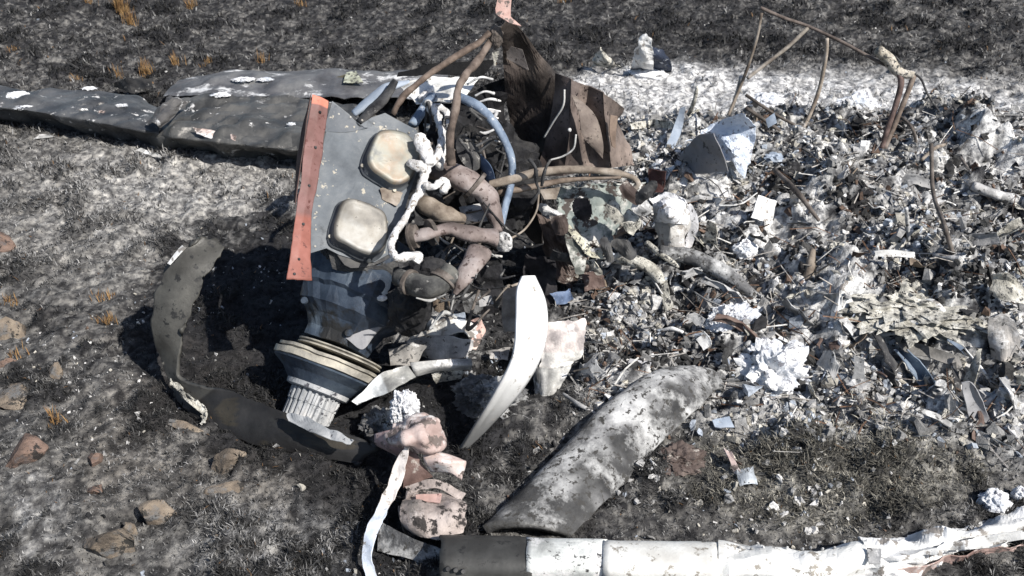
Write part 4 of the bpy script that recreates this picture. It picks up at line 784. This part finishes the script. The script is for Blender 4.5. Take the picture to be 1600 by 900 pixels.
sheet('side_flap', [[HG(1072, 318, .17), HG(1082, 322, .12)], [HG(1078, 350, .10), HG(1092, 352, .08)], [HG(1066, 390, .02), HG(1080, 392, .0)]], 'grey', cn, 6, .006, colf=lambda u, v, p: (1.3, 1.3, 1.35))

# ================================================================ WING AT THE BACK LEFT
wg = root('wing', G(250, 225, 0), 'charcoal crumpled aircraft wing lying flat behind the engine', 'wing')
def wrow(x, yb, yt, z): 
    return [G(x, yb-3, .0), G(x-2, yb-14, .045), G(x, yb*.72+yt*.28-4, z*.8), G(x, yb*.45+yt*.55, z), G(x+4, yt+4, z*.95), G(x+8, yt-4, z*.55)]
def wrow2(x, yb, yt, z, zk): return [G(x, yb, 0), G(x, yb-8, .05), G(x, yb-20, z), G(x, (yb-20)*.5+yt*.5, z+.005), G(x, yt, zk)]
sheet('outer_skin', [wrow2(-60, 186, 138, .11, .10), wrow2(20, 190, 138, .12, .10), wrow2(90, 200, 140, .12, .10), wrow2(160, 212, 141, .12, .10), wrow2(215, 222, 150, .11, .09), wrow2(248, 226, 168, .09, .07)], 'wing', wg, 12, .014, 6, colf=lambda u, v, p: (1.15, 1.17, 1.2))
sheet('inner_skin', [wrow2(225, 224, 190, .06, .06), wrow2(262, 232, 158, .10, .10), wrow2(320, 238, 150, .12, .13), wrow2(390, 246, 148, .13, .14), wrow2(450, 252, 152, .13, .14), wrow2(560, 262, 160, .13, .14)], 'wing', wg, 14, .017, 7, colf=lambda u, v, p: (1.25, 1.22, 1.15))
sheet('rear_skin', [[G(255, 150, .08), G(275, 128, .09), G(300, 122, .06)], [G(330, 150, .12), G(340, 120, .11), G(345, 113, .06)], [G(430, 150, .12), G(432, 116, .12), G(434, 110, .06)], [G(500, 152, .12), G(510, 114, .12), G(515, 108, .06)], [G(600, 152, .12), G(600, 116, .12), G(600, 110, .06)], [G(700, 160, .12), G(700, 112, .12), G(700, 108, .06)]], 'wingl', wg, 10, .010, 6)
sheet('crumpled_rib', [[G(226, 192, .13), G(268, 152, .17)], [G(240, 196, .15), G(284, 156, .18)], [G(252, 200, .13), G(298, 158, .16)]], 'wingl', wg, 8, .014, colf=lambda u, v, p: (.75, .72, .68))
sheet('pink_patch', [[G(300, 198, .145), G(330, 202, .145), G(370, 210, .145)], [G(306, 210, .128), G(335, 218, .125), G(368, 222, .125)]], 'pink', wg, 8, .005, rag=.008, colf=lambda u, v, p: (1.0, .98, .95))
sheet('root_edge', [[G(540, 112, .15), G(556, 110, .16)], [G(536, 130, .14), G(570, 130, .14)]], 'mat_', wg, 5, .003, colf=lambda u, v, p: (.8, .85, .75), rag=.006)
sheet('root_panel', [[G(525, 120, .13), G(545, 116, .13), G(558, 126, .13)], [G(522, 136, .11), G(545, 136, .12), G(560, 138, .11)]], 'rusttan', wg, 5, .004, colf=lambda u, v, p: (.6, .65, .5))
lump('leading_edge_tear', G(28, 150, .12), (.05, .04, .015), 'ash', 8, .5, sub=4, parent=wg)
for i, (px, py, z, r, mm) in enumerate([(140, 138, .1, .018, 'ash'), (35, 168, .12, .022, 'ash'), (130, 172, .13, .010, 'white'), (190, 165, .13, .014, 'ash'), (345, 148, .15, .024, 'ash'), (380, 124, .13, .028, 'ash'), (415, 124, .13, .02, 'ash'), (455, 194, .14, .01, 'ash'), (160, 175, .12, .010, 'pink')]):
    lump('ash_patch', G(px, py, z), (r*1.5, r*.8, .005), mm, i+40, .95, 3.4, wg, 5)
nm(sheet('dark_hollow_panel', [[G(176, 130, .06), G(200, 121, .10), G(238, 122, .06)], [G(180, 136, .04), G(205, 144, .06), G(240, 142, .03)]], 'soot', None, 7, .010, colf=lambda u, v, p: (.3, .3, .3)), 'small black curled panel standing at the wing back edge', 'metal panel')
sheet('black_fragment', [[G(-20, 128, .08), G(5, 122, .08)], [G(-20, 140, .02), G(20, 140, .03)]], 'soot', None, 6, .008)
nm(bpy.data.objects['black_fragment'], 'black folded fragment at the far end of the wing', 'metal panel')
nm(sheet('white_scrap', [[HG(212, 236, .02), HG(252, 250, .02)], [HG(222, 232, .03), HG(256, 244, .02)]], 'alu', None, 6, .006, rag=.01), 'white sliver of sheet on the burnt ground in front of the wing', 'metal scrap')
nm(sheet('white_scrap', [[HG(48, 216, .02), HG(88, 216, .02)], [HG(60, 207, .03), HG(80, 208, .02)]], 'alu', None, 6, .006, rag=.01), 'pale bluish torn sheet bit on the ground below the outer wing', 'metal scrap')

# ================================================================ STANDING BITS ON THE FAR ASH
nm(sheet('white_spike', [[HG(920, 108, .01), HG(950, 107, .02), HG(975, 108, .01)], [HG(928, 90, .07), HG(945, 92, .09), HG(960, 100, .05)], [HG(936, 76, .13), HG(939, 75, .13), HG(942, 78, .13)]], 'mat_', None, 8, .012, rag=.006, colf=lambda u, v, p: (1.1, 1.1, 1.1)), 'low cream pointed shard on the far white ash', 'shard')
tw = root('standing_shard', HG(1010, 118), 'jagged white upright shard with dark back on the far ash', 'shard')
sheet('white_face', [[HG(985, 112, .0), HG(1005, 116, 0), HG(1022, 116, 0)], [HG(988, 92, .10), HG(1005, 90, .12), HG(1022, 92, .11)], [HG(994, 78, .16), HG(1006, 68, .19), HG(1020, 70, .19)], [HG(1004, 58, .22), HG(1010, 50, .25), HG(1018, 60, .22)]], 'white', tw, 8, .014, 14, rag=.012)
sheet('shaded_back', [[HG(1020, 112, .0), HG(1050, 112, .0)], [HG(1020, 92, .11), HG(1048, 96, .08)], [HG(1018, 72, .18), HG(1034, 78, .14)]], 'blue', tw, 7, .008, rag=.006, colf=lambda u, v, p: (.16, .17, .22))  # shaded side of the shard, its shade put into the colour
lump('ash_foot', HG(1010, 116, .0), (.10, .06, .03), 'ash', 61, .5, sub=4, parent=tw)

# ================================================================ BENT TUBULAR FRAME
tf = root('tubular_frame', HG(1300, 230), 'bent thin tubular frame leaning over the far edge of the ash heap', 'tube frame')
def tt(name, pts, r, m='rust', par=tf, **k): return tube(name, pts, r, m, par, noise=.08, **k)
tt('top_rail', [YP(1188, 12, 3.55), YP(1225, 28, 3.55), YP(1265, 42, 3.55), YP(1320, 68, 3.5), YP(1368, 94, 3.45), YP(1400, 108, 3.42)], .0065, colf=lambda t, p: (.9, .85, .85))
tt('upright_tube', [YP(1190, 20, 3.55), YP(1182, 60, 3.55), YP(1170, 100, 3.55), YP(1155, 140, 3.55), YP(1138, 180, 3.5)], .0065, 'rusttan', colf=lambda t, p: (.9, .9, .9))
tt('diagonal_tube', [YP(1262, 44, 3.55), YP(1230, 74, 3.5), YP(1190, 105, 3.45), YP(1168, 122, 3.42)], .0075, 'rusttan', colf=lambda t, p: (.9, .95, 1.0))
tt('upright_tube', [YP(1292, 60, 3.5), YP(1290, 92, 3.5), YP(1280, 140, 3.5), YP(1265, 180, 3.48), YP(1246, 216, 3.45)], .0075, 'rusttan', colf=lambda t, p: (1.2, 1.2, 1.2))
tt('top_joint', [YP(1372, 78, 3.42), YP(1388, 92, 3.42), YP(1404, 112, 3.4), YP(1428, 118, 3.38)], [.02, .022, .018, .014], 'mat_', colf=lambda t, p: (.9, .85, .8))
tt('leaning_post', [YP(1402, 108, 3.4), YP(1408, 130, 3.38), YP(1398, 170, 3.35), YP(1386, 205, 3.32), YP(1378, 232, 3.3)], .011, colf=lambda t, p: (1.0, .8, .8))
tt('leaning_post', [YP(1428, 118, 3.38), YP(1418, 145, 3.36), YP(1402, 185, 3.33), YP(1382, 232, 3.3)], .010, 'rusttan', colf=lambda t, p: (.8, .75, .75))
tt('loose_wire', [YP(1430, 115, 3.38), YP(1440, 125, 3.36), YP(1450, 148, 3.34), YP(1468, 175, 3.3)], .004, 'soot')
tt('lower_rail', [YP(1165, 168, 3.5), YP(1205, 195, 3.46), YP(1240, 220, 3.42), YP(1262, 236, 3.4)], .0075, colf=lambda t, p: (.8, .8, .8))
tt('lower_rail', [YP(1165, 148, 3.55), YP(1210, 178, 3.5), (YP(1250, 200, 3.48)), YP(1285, 222, 3.45)], .006, colf=lambda t, p: (.8, .8, .8))
sheet('white_clip', [[YP(1254, 234, 3.38), YP(1280, 218, 3.38)], [YP(1256, 244, 3.34), YP(1284, 228, 3.34)]], 'ash', tf, 5, .004)
sheet('white_clip', [[YP(1196, 186, 3.42), YP(1210, 176, 3.42)], [YP(1200, 200, 3.4), YP(1214, 192, 3.4)]], 'bluew', tf, 5, .004)

def stick(name, label, cat, pts, r, m, **k): return nm(tube(name, pts, r, m, None, noise=.12, **k), label, cat)
stick('bent_tube', 'thin white-grey stem propped upright at the near edge of the tubular frame', 'metal tube', [HG(1140, 185, .02), HG(1150, 150, .14), HG(1158, 120, .22)], .008, 'grey')
stick('bent_tube', 'curved brown rod arching beside the two leaning frame posts', 'metal rod', [HG(1385, 180, .12), HG(1405, 182, .14), HG(1425, 200, .10), HG(1432, 225, .02)], .006, 'rust')
stick('long_rod', 'long thin brown rod leaning down into a black pit of the heap', 'metal rod', [HG(1455, 225, .22), HG(1458, 300, .12), HG(1475, 350, .08), HG(1488, 395, .01)], .007, 'rust')
stick('long_rod', 'dark rusty rod lying diagonally past the small square plate', 'metal rod', [HG(1210, 265, .06), HG(1245, 300, .06), HG(1280, 345, .03)], [.009, .010, .006], 'rust')
stick('long_rod', 'short pale rod upright in the black pit', 'metal rod', [HG(1416, 325, .14), HG(1418, 350, .06), HG(1420, 378, .0)], .006, 'grey')
stick('tan_stake', 'tan rusty stake standing among cinders in the middle of the heap', 'metal stake', [HG(1270, 390, .08), HG(1266, 415, .05), HG(1262, 440, .0)], [.008, .014, .018], 'rusttan')
stick('thin_wire', 'thin brown wire slanting across the dark slope of the heap', 'wire', [HG(1500, 245, .05), HG(1530, 290, .04), HG(1556, 322, .0)], .005, 'rust')
stick('thin_wire', 'dark wire hooked over the top of the dark slope', 'wire', [HG(1440, 250, .12), HG(1460, 232, .14), HG(1476, 226, .13)], .006, 'rusttan')
stick('fallen_pole', 'grey pole lying across the dark slope of the heap', 'pole', [HG(1520, 290, .06), HG(1560, 305, .06), HG(1630, 322, .04)], [.016, .018, .016], 'grey')
stick('charred_tube', 'thick mottled charred tube lying below the canister', 'tube', [HG(1030, 392, .05), HG(1080, 402, .07), HG(1130, 425, .06), HG(1180, 462, .03)], [.018, .026, .026, .014], 'lying', seg=16)
stick('white_tube', 'bent white tube end beneath the pale green panel', 'tube', [HG(955, 405, .06), HG(990, 408, .08), HG(1020, 422, .06), HG(1035, 442, .02)], [.014, .020, .020, .012], 'mat_', seg=14)
stick('white_tube', 'pair of short cream sticks crossing in front of the canister', 'tube', [HG(1010, 380, .06), HG(1035, 398, .05), HG(1060, 415, .03)], [.01, .012, .01], 'mat_', seg=10)
stick('white_tube', 'thin pale tube upright before the folded firewall panel', 'tube', [HG(1075, 185, .0), HG(1084, 160, .1), HG(1090, 135, .18)], [.012, .010, .008], 'mat_', seg=10)
stick('forked_twigs', 'pale burnt twigs splayed on the ground above the lying blade', 'twigs', [HG(880, 615, .02), HG(905, 632, .03), HG(935, 648, .02)], [.004, .006, .003], 'grey', seg=7)
def one(name, label, cat, quad, m, cr=.006, rag=.006, sub=7, cf=12, colf=None, thick=.003):
    rows = [[HG(*p) for p in r] for r in quad]; return nm(sheet(name, rows, m, None, sub, cr, cf, rag=rag, colf=colf, thick=thick), label, cat)
one('square_plate', 'small white square plate with faint stripes propped on the heap', 'plate', [[(1186, 304, .09), (1214, 314, .09)], [(1174, 340, .04), (1206, 350, .04)]], 'white', .003, .003)
one('trough_strip', 'long bluish grey trough with raised edges on the near side of the heap', 'trough', [[(1398, 545, .06), (1408, 548, .03), (1418, 546, .07)], [(1424, 580, .05), (1436, 582, .02), (1448, 578, .06)], [(1446, 612, .03), (1460, 615, .0), (1470, 610, .04)]], 'blue', .003, .002, colf=lambda u, v, p: (1.3, 1.25, 1.15))
one('trough_strip', 'dark flat bar continuing beyond the bluish trough', 'metal bar', [[(1448, 594, .07), (1456, 588, .07)], [(1486, 640, .02), (1494, 634, .02)]], 'soot', .003, .002)
one('grey_blade_strip', 'upright greenish grey strip with a folded edge next to the trough', 'metal strip', [[(1502, 598, .10), (1514, 596, .10), (1522, 604, .1)], [(1510, 635, .05), (1526, 632, .05), (1538, 634, .05)], [(1518, 668, .0), (1534, 668, .0), (1550, 662, .0)]], 'pgrey', .003, .003)
one('pointed_flap', 'pointed cream flap standing between the trough and the grey fin', 'metal flap', [[(1528, 545, .13), (1534, 545, .13)], [(1514, 575, .08), (1530, 580, .08)], [(1500, 600, .03), (1522, 604, .03)]], 'mat_', .005, .003)
one('grey_fin', 'tall curved grey fin with rusty foot at the near end of the heap', 'metal fin', [[(1545, 498, .14), (1565, 490, .15), (1585, 502, .13)], [(1542, 530, .08), (1568, 528, .09), (1594, 530, .07)], [(1546, 560, .02), (1570, 566, .02), (1592, 560, .02)]], 'grey', .006, .005, colf=lambda u, v, p: (1.1, 1.05, 1.0))
one('folded_bracket', 'long folded dark bracket lying over black gap above the trough', 'bracket', [[(1400, 535, .07), (1440, 538, .08), (1500, 555, .09)], [(1412, 550, .06), (1450, 560, .07), (1505, 578, .06)]], 'grey', .006, .004, colf=lambda u, v, p: (.6, .58, .55))
one('cream_leaf', 'large bright cream torn sheet above the grey fin', 'metal sheet', [[(1550, 430, .10), (1575, 425, .12), (1600, 440, .1)], [(1545, 460, .06), (1570, 470, .08), (1598, 475, .05)]], 'mat_', .012, .012)
for j_, (ax1, ay1, ax2, ay2, w__, mm, lb) in enumerate([(1360, 520, 1400, 590, 12, 'soot', 'black narrow strip lying uphill of the bluish trough'), (1462, 520, 1512, 560, 14, 'blue', 'dark bluish strip in shade above the folded bracket'), (1482, 560, 1500, 640, 10, 'soot', 'black upright sliver between trough and greenish strip'), (1310, 500, 1350, 545, 13, 'grey', 'tilted pale slat beyond the upright grey chip'), (1560, 590, 1592, 650, 12, 'grey', 'grey slat beyond the greenish grey folded strip'), (1430, 640, 1490, 668, 9, 'grey', 'low grey slat on the grass edge below the trough'), (1280, 270, 1345, 240, 12, 'alu', 'light slat propped among cinders in the frame shadow'), (1220, 470, 1255, 455, 10, 'mat_', 'cream slat by the foot of the tan stake')]):
    one('scrap_metal', lb, 'metal slat', [[(ax1, ay1, .07), (ax1+w__, ay1-5, .07)], [((ax1+ax2)/2, (ay1+ay2)/2, .05), ((ax1+ax2)/2+w__, (ay1+ay2)/2-5, .045)], [(ax2, ay2, .02), (ax2+w__, ay2-4, .01)]], mm, .005, .006)
one('small_grey_block', 'small smooth grey block on the cinders beyond the lying blade', 'block', [[(984, 560, .05), (1018, 566, .05)], [(978, 576, .04), (1012, 585, .04)], [(978, 590, .01), (1008, 594, .01)]], 'pgrey', .002, .001, colf=lambda u, v, p: (1.5, 1.5, 1.5))
one('curled_shell', 'grey curled shell with pale rim right next to the white ash lump', 'shell', [[(1284, 545, .06), (1300, 550, .09), (1310, 572, .07)], [(1275, 570, .03), (1292, 580, .05), (1304, 598, .03)]], 'grey', .006, .006)
one('upright_grey_chip', 'upright grey chip with pale edge between ash lump and trough', 'metal chip', [[(1335, 555, .08), (1350, 562, .08)], [(1330, 600, .02), (1355, 605, .02)]], 'grey', .004, .004, colf=lambda u, v, p: (.9, .9, .9))
one('peach_scrap', 'peach-coloured folded scrap on the charred grass beyond the lying blade end', 'scrap', [[(1130, 700, .03), (1144, 704, .03)], [(1140, 722, .03), (1154, 728, .03)], [(1146, 740, .01), (1156, 745, .01)]], 'pink', .004, .004)
one('blue_scrap', 'light blue crumpled scrap lying in the charred grass near the lying blade tip', 'scrap', [[(1110, 655, .03), (1140, 650, .04)], [(1116, 668, .02), (1148, 668, .02)]], 'bluew', .008, .008)
one('pale_chips', 'pale bluish crumpled foil in the grass below the peach scrap', 'foil', [[(1150, 730, .03), (1180, 725, .03)], [(1155, 760, .01), (1184, 755, .02)]], 'grey', .012, .012, colf=lambda u, v, p: (1.2, 1.3, 1.4))
one('ash_crust', 'dirty white crust tilted beside the thick charred tube', 'crust', [[(1100, 345, .10), (1118, 352, .12)], [(1098, 380, .04), (1124, 384, .04)]], 'mat_', .012, .01)
one('maroon_sheet', 'small maroon sheet tucked under the end of the twin tubes', 'metal sheet', [[(1012, 262, .14), (1040, 268, .13)], [(1012, 300, .05), (1036, 300, .05)]], 'brown', .006, .005, colf=lambda u, v, p: (1.1, .7, .7))
one('rolled_lip', 'pale rolled strip lying level behind the folded firewall panel', 'metal strip', [[(985, 192, .06), (1020, 186, .08), (1062, 190, .07)], [(988, 202, .04), (1022, 200, .05), (1058, 202, .04)]], 'mat_', .006, .006)
one('bluish_strip', 'bluish slanting strip between the firewall and the grey box', 'metal strip', [[(1062, 168, .16), (1072, 166, .16)], [(1050, 205, .08), (1064, 208, .08)], [(1032, 240, .02), (1046, 244, .02)]], 'bluew', .005, .005)
one('white_foil', 'bright white sheet bit on top of the cream mat of ash', 'foil', [[(1366, 392, .09), (1400, 390, .10), (1430, 394, .09)], [(1368, 402, .07), (1400, 402, .08), (1430, 404, .07)]], 'white', .006, .005)
nm(lump('ash_lump', HG(1212, 588, .035), (.098, .085, .080), 'ash', 71, .75, 2.6, None, 5), 'big bright white ash lump at the near foot of the heap', 'ash lump')
nm(lump('ash_lump', HG(1148, 505, .02), (.075, .06, .055), 'ash', 72, .5, 2.8, None, 5), 'bluish white crumbly ash lump in shade above the big one', 'ash lump')
nm(lump('ash_lump', HG(1165, 390, .04), (.036, .03, .03), 'ash', 73, .5, 2.8, None, 4), 'small bright ash lump beyond the thick charred tube', 'ash lump')
nm(lump('ash_lump', HG(1340, 165, .02), (.09, .06, .05), 'ash', 74, .5, 2.8, None, 4), 'white ash lump on the far side inside the tubular frame', 'ash lump')
nm(lump('ash_lump', HG(1200, 160, .02), (.07, .06, .04), 'ash', 75, .5, 2.8, None, 4), 'white ash lump at the foot of the diagonal frame tube', 'ash lump')
nm(lump('ash_lump', HG(1555, 785, .02), (.035, .03, .03), 'ash', 76, .5, 2.8, None, 4), 'white ash lump in the charred grass just beyond the crumpled spar end', 'ash lump')
nm(lump('ash_lump', HG(1592, 772, .02), (.016, .014, .02), 'ash', 77, .4, 2.8, None, 4), 'tiny rounded ash lump beside the one near the crumpled spar', 'ash lump')
nm(lump('ash_mat', HG(1425, 470, .0), (.19, .15, .035), 'mat_', 78, .9, 6.5, None, 5, 6), 'broad cream mat of fused ash in the middle of the heap', 'ash mat')
nm(lump('soil_clod', HG(765, 620, .01), (.09, .06, .05), 'lying', 79, .5, 3, None, 5), 'dark mottled clod of burnt turf behind the standing white blade', 'turf clod')
nm(lump('soil_clod', G(600, 668, .03), (.06, .05, .05), 'lying', 80, .5, 3, None, 5), 'dark mottled clod of burnt turf under the ribbed hub', 'turf clod')
nm(lump('soil_clod', HG(1060, 720, .0), (.07, .05, .035), 'brown', 81, .6, 3, None, 5), 'brown charred clod between the lying blade and the peach scrap', 'turf clod')

# ================================================================ ROCKS
ROCKS = [(38, 716, .075, .065, .040, 'redrock', 'flat reddish stone with rounded corners, the largest one in front', .3), (2, 378, .07, .05, .035, 'redrock', 'brown stone cut by the picture edge beside the light grey ground', .1), (10, 518, .075, .045, .035, 'rock', 'pale flat-topped stone above the sooty slab', .4), (30, 610, .11, .075, .022, 'rock', 'wide sooty slab with a yellowish broken edge', .2), (88, 584, .026, .026, .036, 'rock', 'small upright squarish stone beside the sooty slab', .1),
         (358, 722, .048, .045, .045, 'rock', 'tan angular stone under the lower propeller blade', 1.1), (350, 768, .05, .022, .020, 'rock', 'flat tan stone just below the angular one', .4), (250, 806, .058, .040, .030, 'rock', 'yellowish wedge-shaped stone with an ash-grey top', .2), (180, 848, .070, .060, .045, 'rock', 'big half-buried stone with a tan upper edge', .5), (204, 828, .016, .018, .028, 'rock', 'thin upright stone chip between the wedge and the half-buried stone', .1), (148, 718, .022, .03, .018, 'redrock', 'small reddish stone between the largest stone and the blade', .6), (150, 765, .022, .02, .012, 'redrock', 'tiny rusty stone below the small reddish one', .2), (345, 848, .020, .018, .016, 'rock', 'tiny pinkish tan stone near the pale burnt stubble', .2), (12, 572, .035, .03, .02, 'redrock', 'small brown stone between the pale stone and the slab', .9), (280, 664, .07, .02, .014, 'rock', 'long narrow tan stone lying in the hoop shadow', -.25), (255, 440, .0, 0, 0, None, '', 0)]
for i, (px, py, a, b, c, m, lab, rz) in enumerate(ROCKS):
    if not m: continue
    p = HG(px, py, c*.22)
    nm(rock('stone', p, (a*1.05, b*1.05, c*1.5), m, 100+i, rz, 9), lab, 'stone', 'stones on the burnt ground')

# ================================================================ DRY GRASS TUFTS
def drytuft(px, py, n, h, lab, seed):
    rs = np.random.RandomState(seed); p = HG(px, py, 0); Vs, Fs = [], []
    for i in range(int(n*1.6)):
        x, y = p.x + rs.normal(0, .017), p.y + rs.normal(0, .011); z = float(gz(np.array([x]), np.array([y]))[0]) - .004
        L = h*rs.uniform(.4, 1.1); az = rs.uniform(0, 6.28); ti = rs.uniform(0, .6); w_ = rs.uniform(.0008, .0018)
        d = np.array([math.cos(az)*math.sin(ti), math.sin(az)*math.sin(ti), math.cos(ti)]); s = np.array([math.cos(az+1.6), math.sin(az+1.6), 0])*w_; b = np.array([x, y, z])
        k = len(Vs); Vs += [b-s, b+s, b + d*L*.6 + s*.8, b + d*L*.6 - s*.8, b + d*L + np.array([0, 0, -L*.15]) + d*L*.1]; Fs += [(k, k+1, k+2, k+3), (k+3, k+2, k+4)]
    nm(mk('dry_grass_tuft', Vs, Fs, 'dry', None, smooth=False), lab, 'grass tuft', 'unburnt dry grass tufts')
for i, (px, py, n, h, lab) in enumerate([(190, 20, 70, .20, 'tallest golden grass tuft at the far back'), (205, 40, 40, .12, 'golden tuft touching the tallest one'), (300, 12, 40, .10, 'orange tuft at the far back beyond the wing'), (140, 10, 26, .08, 'small amber tuft left of the tallest golden one'), (230, 118, 40, .10, 'amber tuft right behind the black hollow panel'), (183, 122, 20, .07, 'low amber tuft behind the wing seam'), (275, 100, 26, .08, 'reddish tuft a bit beyond the wing crease'), (322, 105, 18, .06, 'low brown tuft behind the rear wing skin'), (22, 82, 18, .05, 'tiny yellow tuft beyond the outer wing'), (410, 95, 20, .08, 'reddish brown tuft beyond the middle wing'), (120, 128, 16, .04, 'low yellow tuft against the outer wing edge'), (165, 465, 26, .035, 'low orange tuft beside the curled blade tip'), (12, 472, 22, .04, 'low orange tuft above the pale flat-topped stone'), (165, 505, 24, .045, 'pale pinkish tuft above the hoop shadow'), (90, 658, 30, .045, 'short cut golden tuft between slab and largest stone'), (25, 555, 16, .04, 'brown tuft next to the small brown stone'), (880, 8, 18, .07, 'faint olive tuft beyond the firewall'), (470, 10, 16, .08, 'sparse amber tuft beyond the far wing')]):
    drytuft(px, py, n, h, lab, (300 if i != 13 else 741)+i)

# ================================================================ INDIVIDUAL SCRAPS OF THE HEAP
LM = [(1210, 585, 'the big white ash lump'), (960, 700, 'the lying ash-caked blade'), (1193, 330, 'the small square plate'), (1110, 235, 'the grey ash-topped box'), (1230, 120, 'the diagonal frame tube'), (1390, 170, 'the leaning frame posts'), (1048, 345, 'the crumpled canister'), (1110, 425, 'the thick charred tube'), (1440, 585, 'the bluish trough'), (1565, 530, 'the grey fin'), (1425, 460, 'the cream ash mat'), (1265, 415, 'the tan stake'), (930, 330, 'the pale green panel'), (1480, 360, 'the black pit'), (1550, 300, 'the fallen grey pole'), (1575, 450, 'the large cream torn sheet'), (870, 560, 'the pinkish flared sheet'), (1255, 235, 'the lower frame rail'), (1345, 575, 'the upright grey chip'), (995, 575, 'the small smooth block')]
kinds = [('crumpled_sheet', 'crumpled sheet', 'metal sheet'), ('bent_strip', 'bent strip', 'metal strip'), ('flat_chip', 'flat chip', 'chip'), ('charred_stick', 'thin stick', 'stick'), ('bent_pipe', 'bent pipe piece', 'pipe'), ('ash_clump', 'rounded clump', 'clump')]
tones = [('white', 'white', (1, 1, 1)), ('grey', 'pale grey', (1.25, 1.25, 1.25)), ('grey', 'mid grey', (.7, .7, .7)), ('soot', 'black', (.8, .8, .8)), ('brown', 'brown', (1.3, 1.2, 1.15)), ('mat_', 'cream', (1, 1, 1)), ('rusttan', 'tan', (.9, .85, .8)), ('bluew', 'bluish', (.8, .8, .85))]
used = set(); cnt = 0; tries = 0; rs = np.random.RandomState(99)
while cnt < 230 and tries < 4000:
    tries += 1
    px, py = rs.uniform(900, 1600), rs.uniform(150, 660); p = HG(px, py, 0)
    if float(heap_mask(np.array(p.x), np.array(p.y))) < .5 and rs.uniform() < .9: continue
    k = kinds[rs.choice(6, p=[.30, .22, .16, .14, .08, .10])]; tn = tones[rs.choice(8, p=[.24, .24, .14, .10, .05, .14, .04, .05])]
    lm = min(LM, key=lambda q: (q[0]-px)**2 + (q[1]-py)**2)
    pos = 'beyond' if py < lm[1]-25 else ('in front of' if py > lm[1]+25 else 'beside')
    lab = f'{tn[1]} {k[1]} {pos} {lm[2]}'
    if lab in used: continue
    used.add(lab); cnt += 1; s = .5*rs.uniform(.020, .060)*(1 if rs.uniform() < .65 else 2.0); sd = int(rs.randint(1e6))
    az = rs.uniform(0, 6.28); d = np.array([math.cos(az), math.sin(az), rs.normal(0, .45)]); d /= np.linalg.norm(d); u = np.cross(d, rs.normal(size=3)); u /= np.linalg.norm(u)
    c = np.array(p) + np.array([0, 0, s*.35 + .006]); cf = (lambda t3: (lambda u_, v_, p_: t3))(tn[2])
    if k[0] in ('crumpled_sheet', 'bent_strip', 'flat_chip'):
        a = {'crumpled_sheet': (1, .8, .25), 'bent_strip': (1.8, .28, .5), 'flat_chip': (.7, .55, .03)}[k[0]]
        nn = np.cross(d, u); rows = []
        for i in (-1, 0, 1): rows.append([V3(c + d*s*a[0]*i + u*s*a[1]*j*(1 + .25*rs.normal()) + nn*s*(a[2]*(abs(i) - .5) + .22*a[2]*rs.normal() + a[2]*.6*abs(j))) for j in (-1, 0, 1)])
        o = sheet(k[0], rows, tn[0], None, 4, s*.16, .6/s, rag=s*.35, colf=cf, seed=sd % 90, thick=.002)
    elif k[0] == 'ash_clump': o = lump(k[0], c - np.array([0, 0, s*.2]), (s*.6, s*.5, s*.35), tn[0], sd % 200, .9, 3.2, None, 3)
    else:
        r = .10 if k[0] == 'charred_stick' else .24; L = 2.0 if k[0] == 'charred_stick' else 1.2
        o = tube(k[0], [V3(c - d*s*L), V3(c + u*s*.3*rs.normal()), V3(c + d*s*L + u*s*.3*rs.normal())], [s*r*.8, s*r, s*r*.6], tn[0], None, noise=.2, seg=9, colf=(lambda t3: (lambda t_, p_: t3))(tn[2]))
    nm(o, lab, k[2], 'scraps in the ash heap')
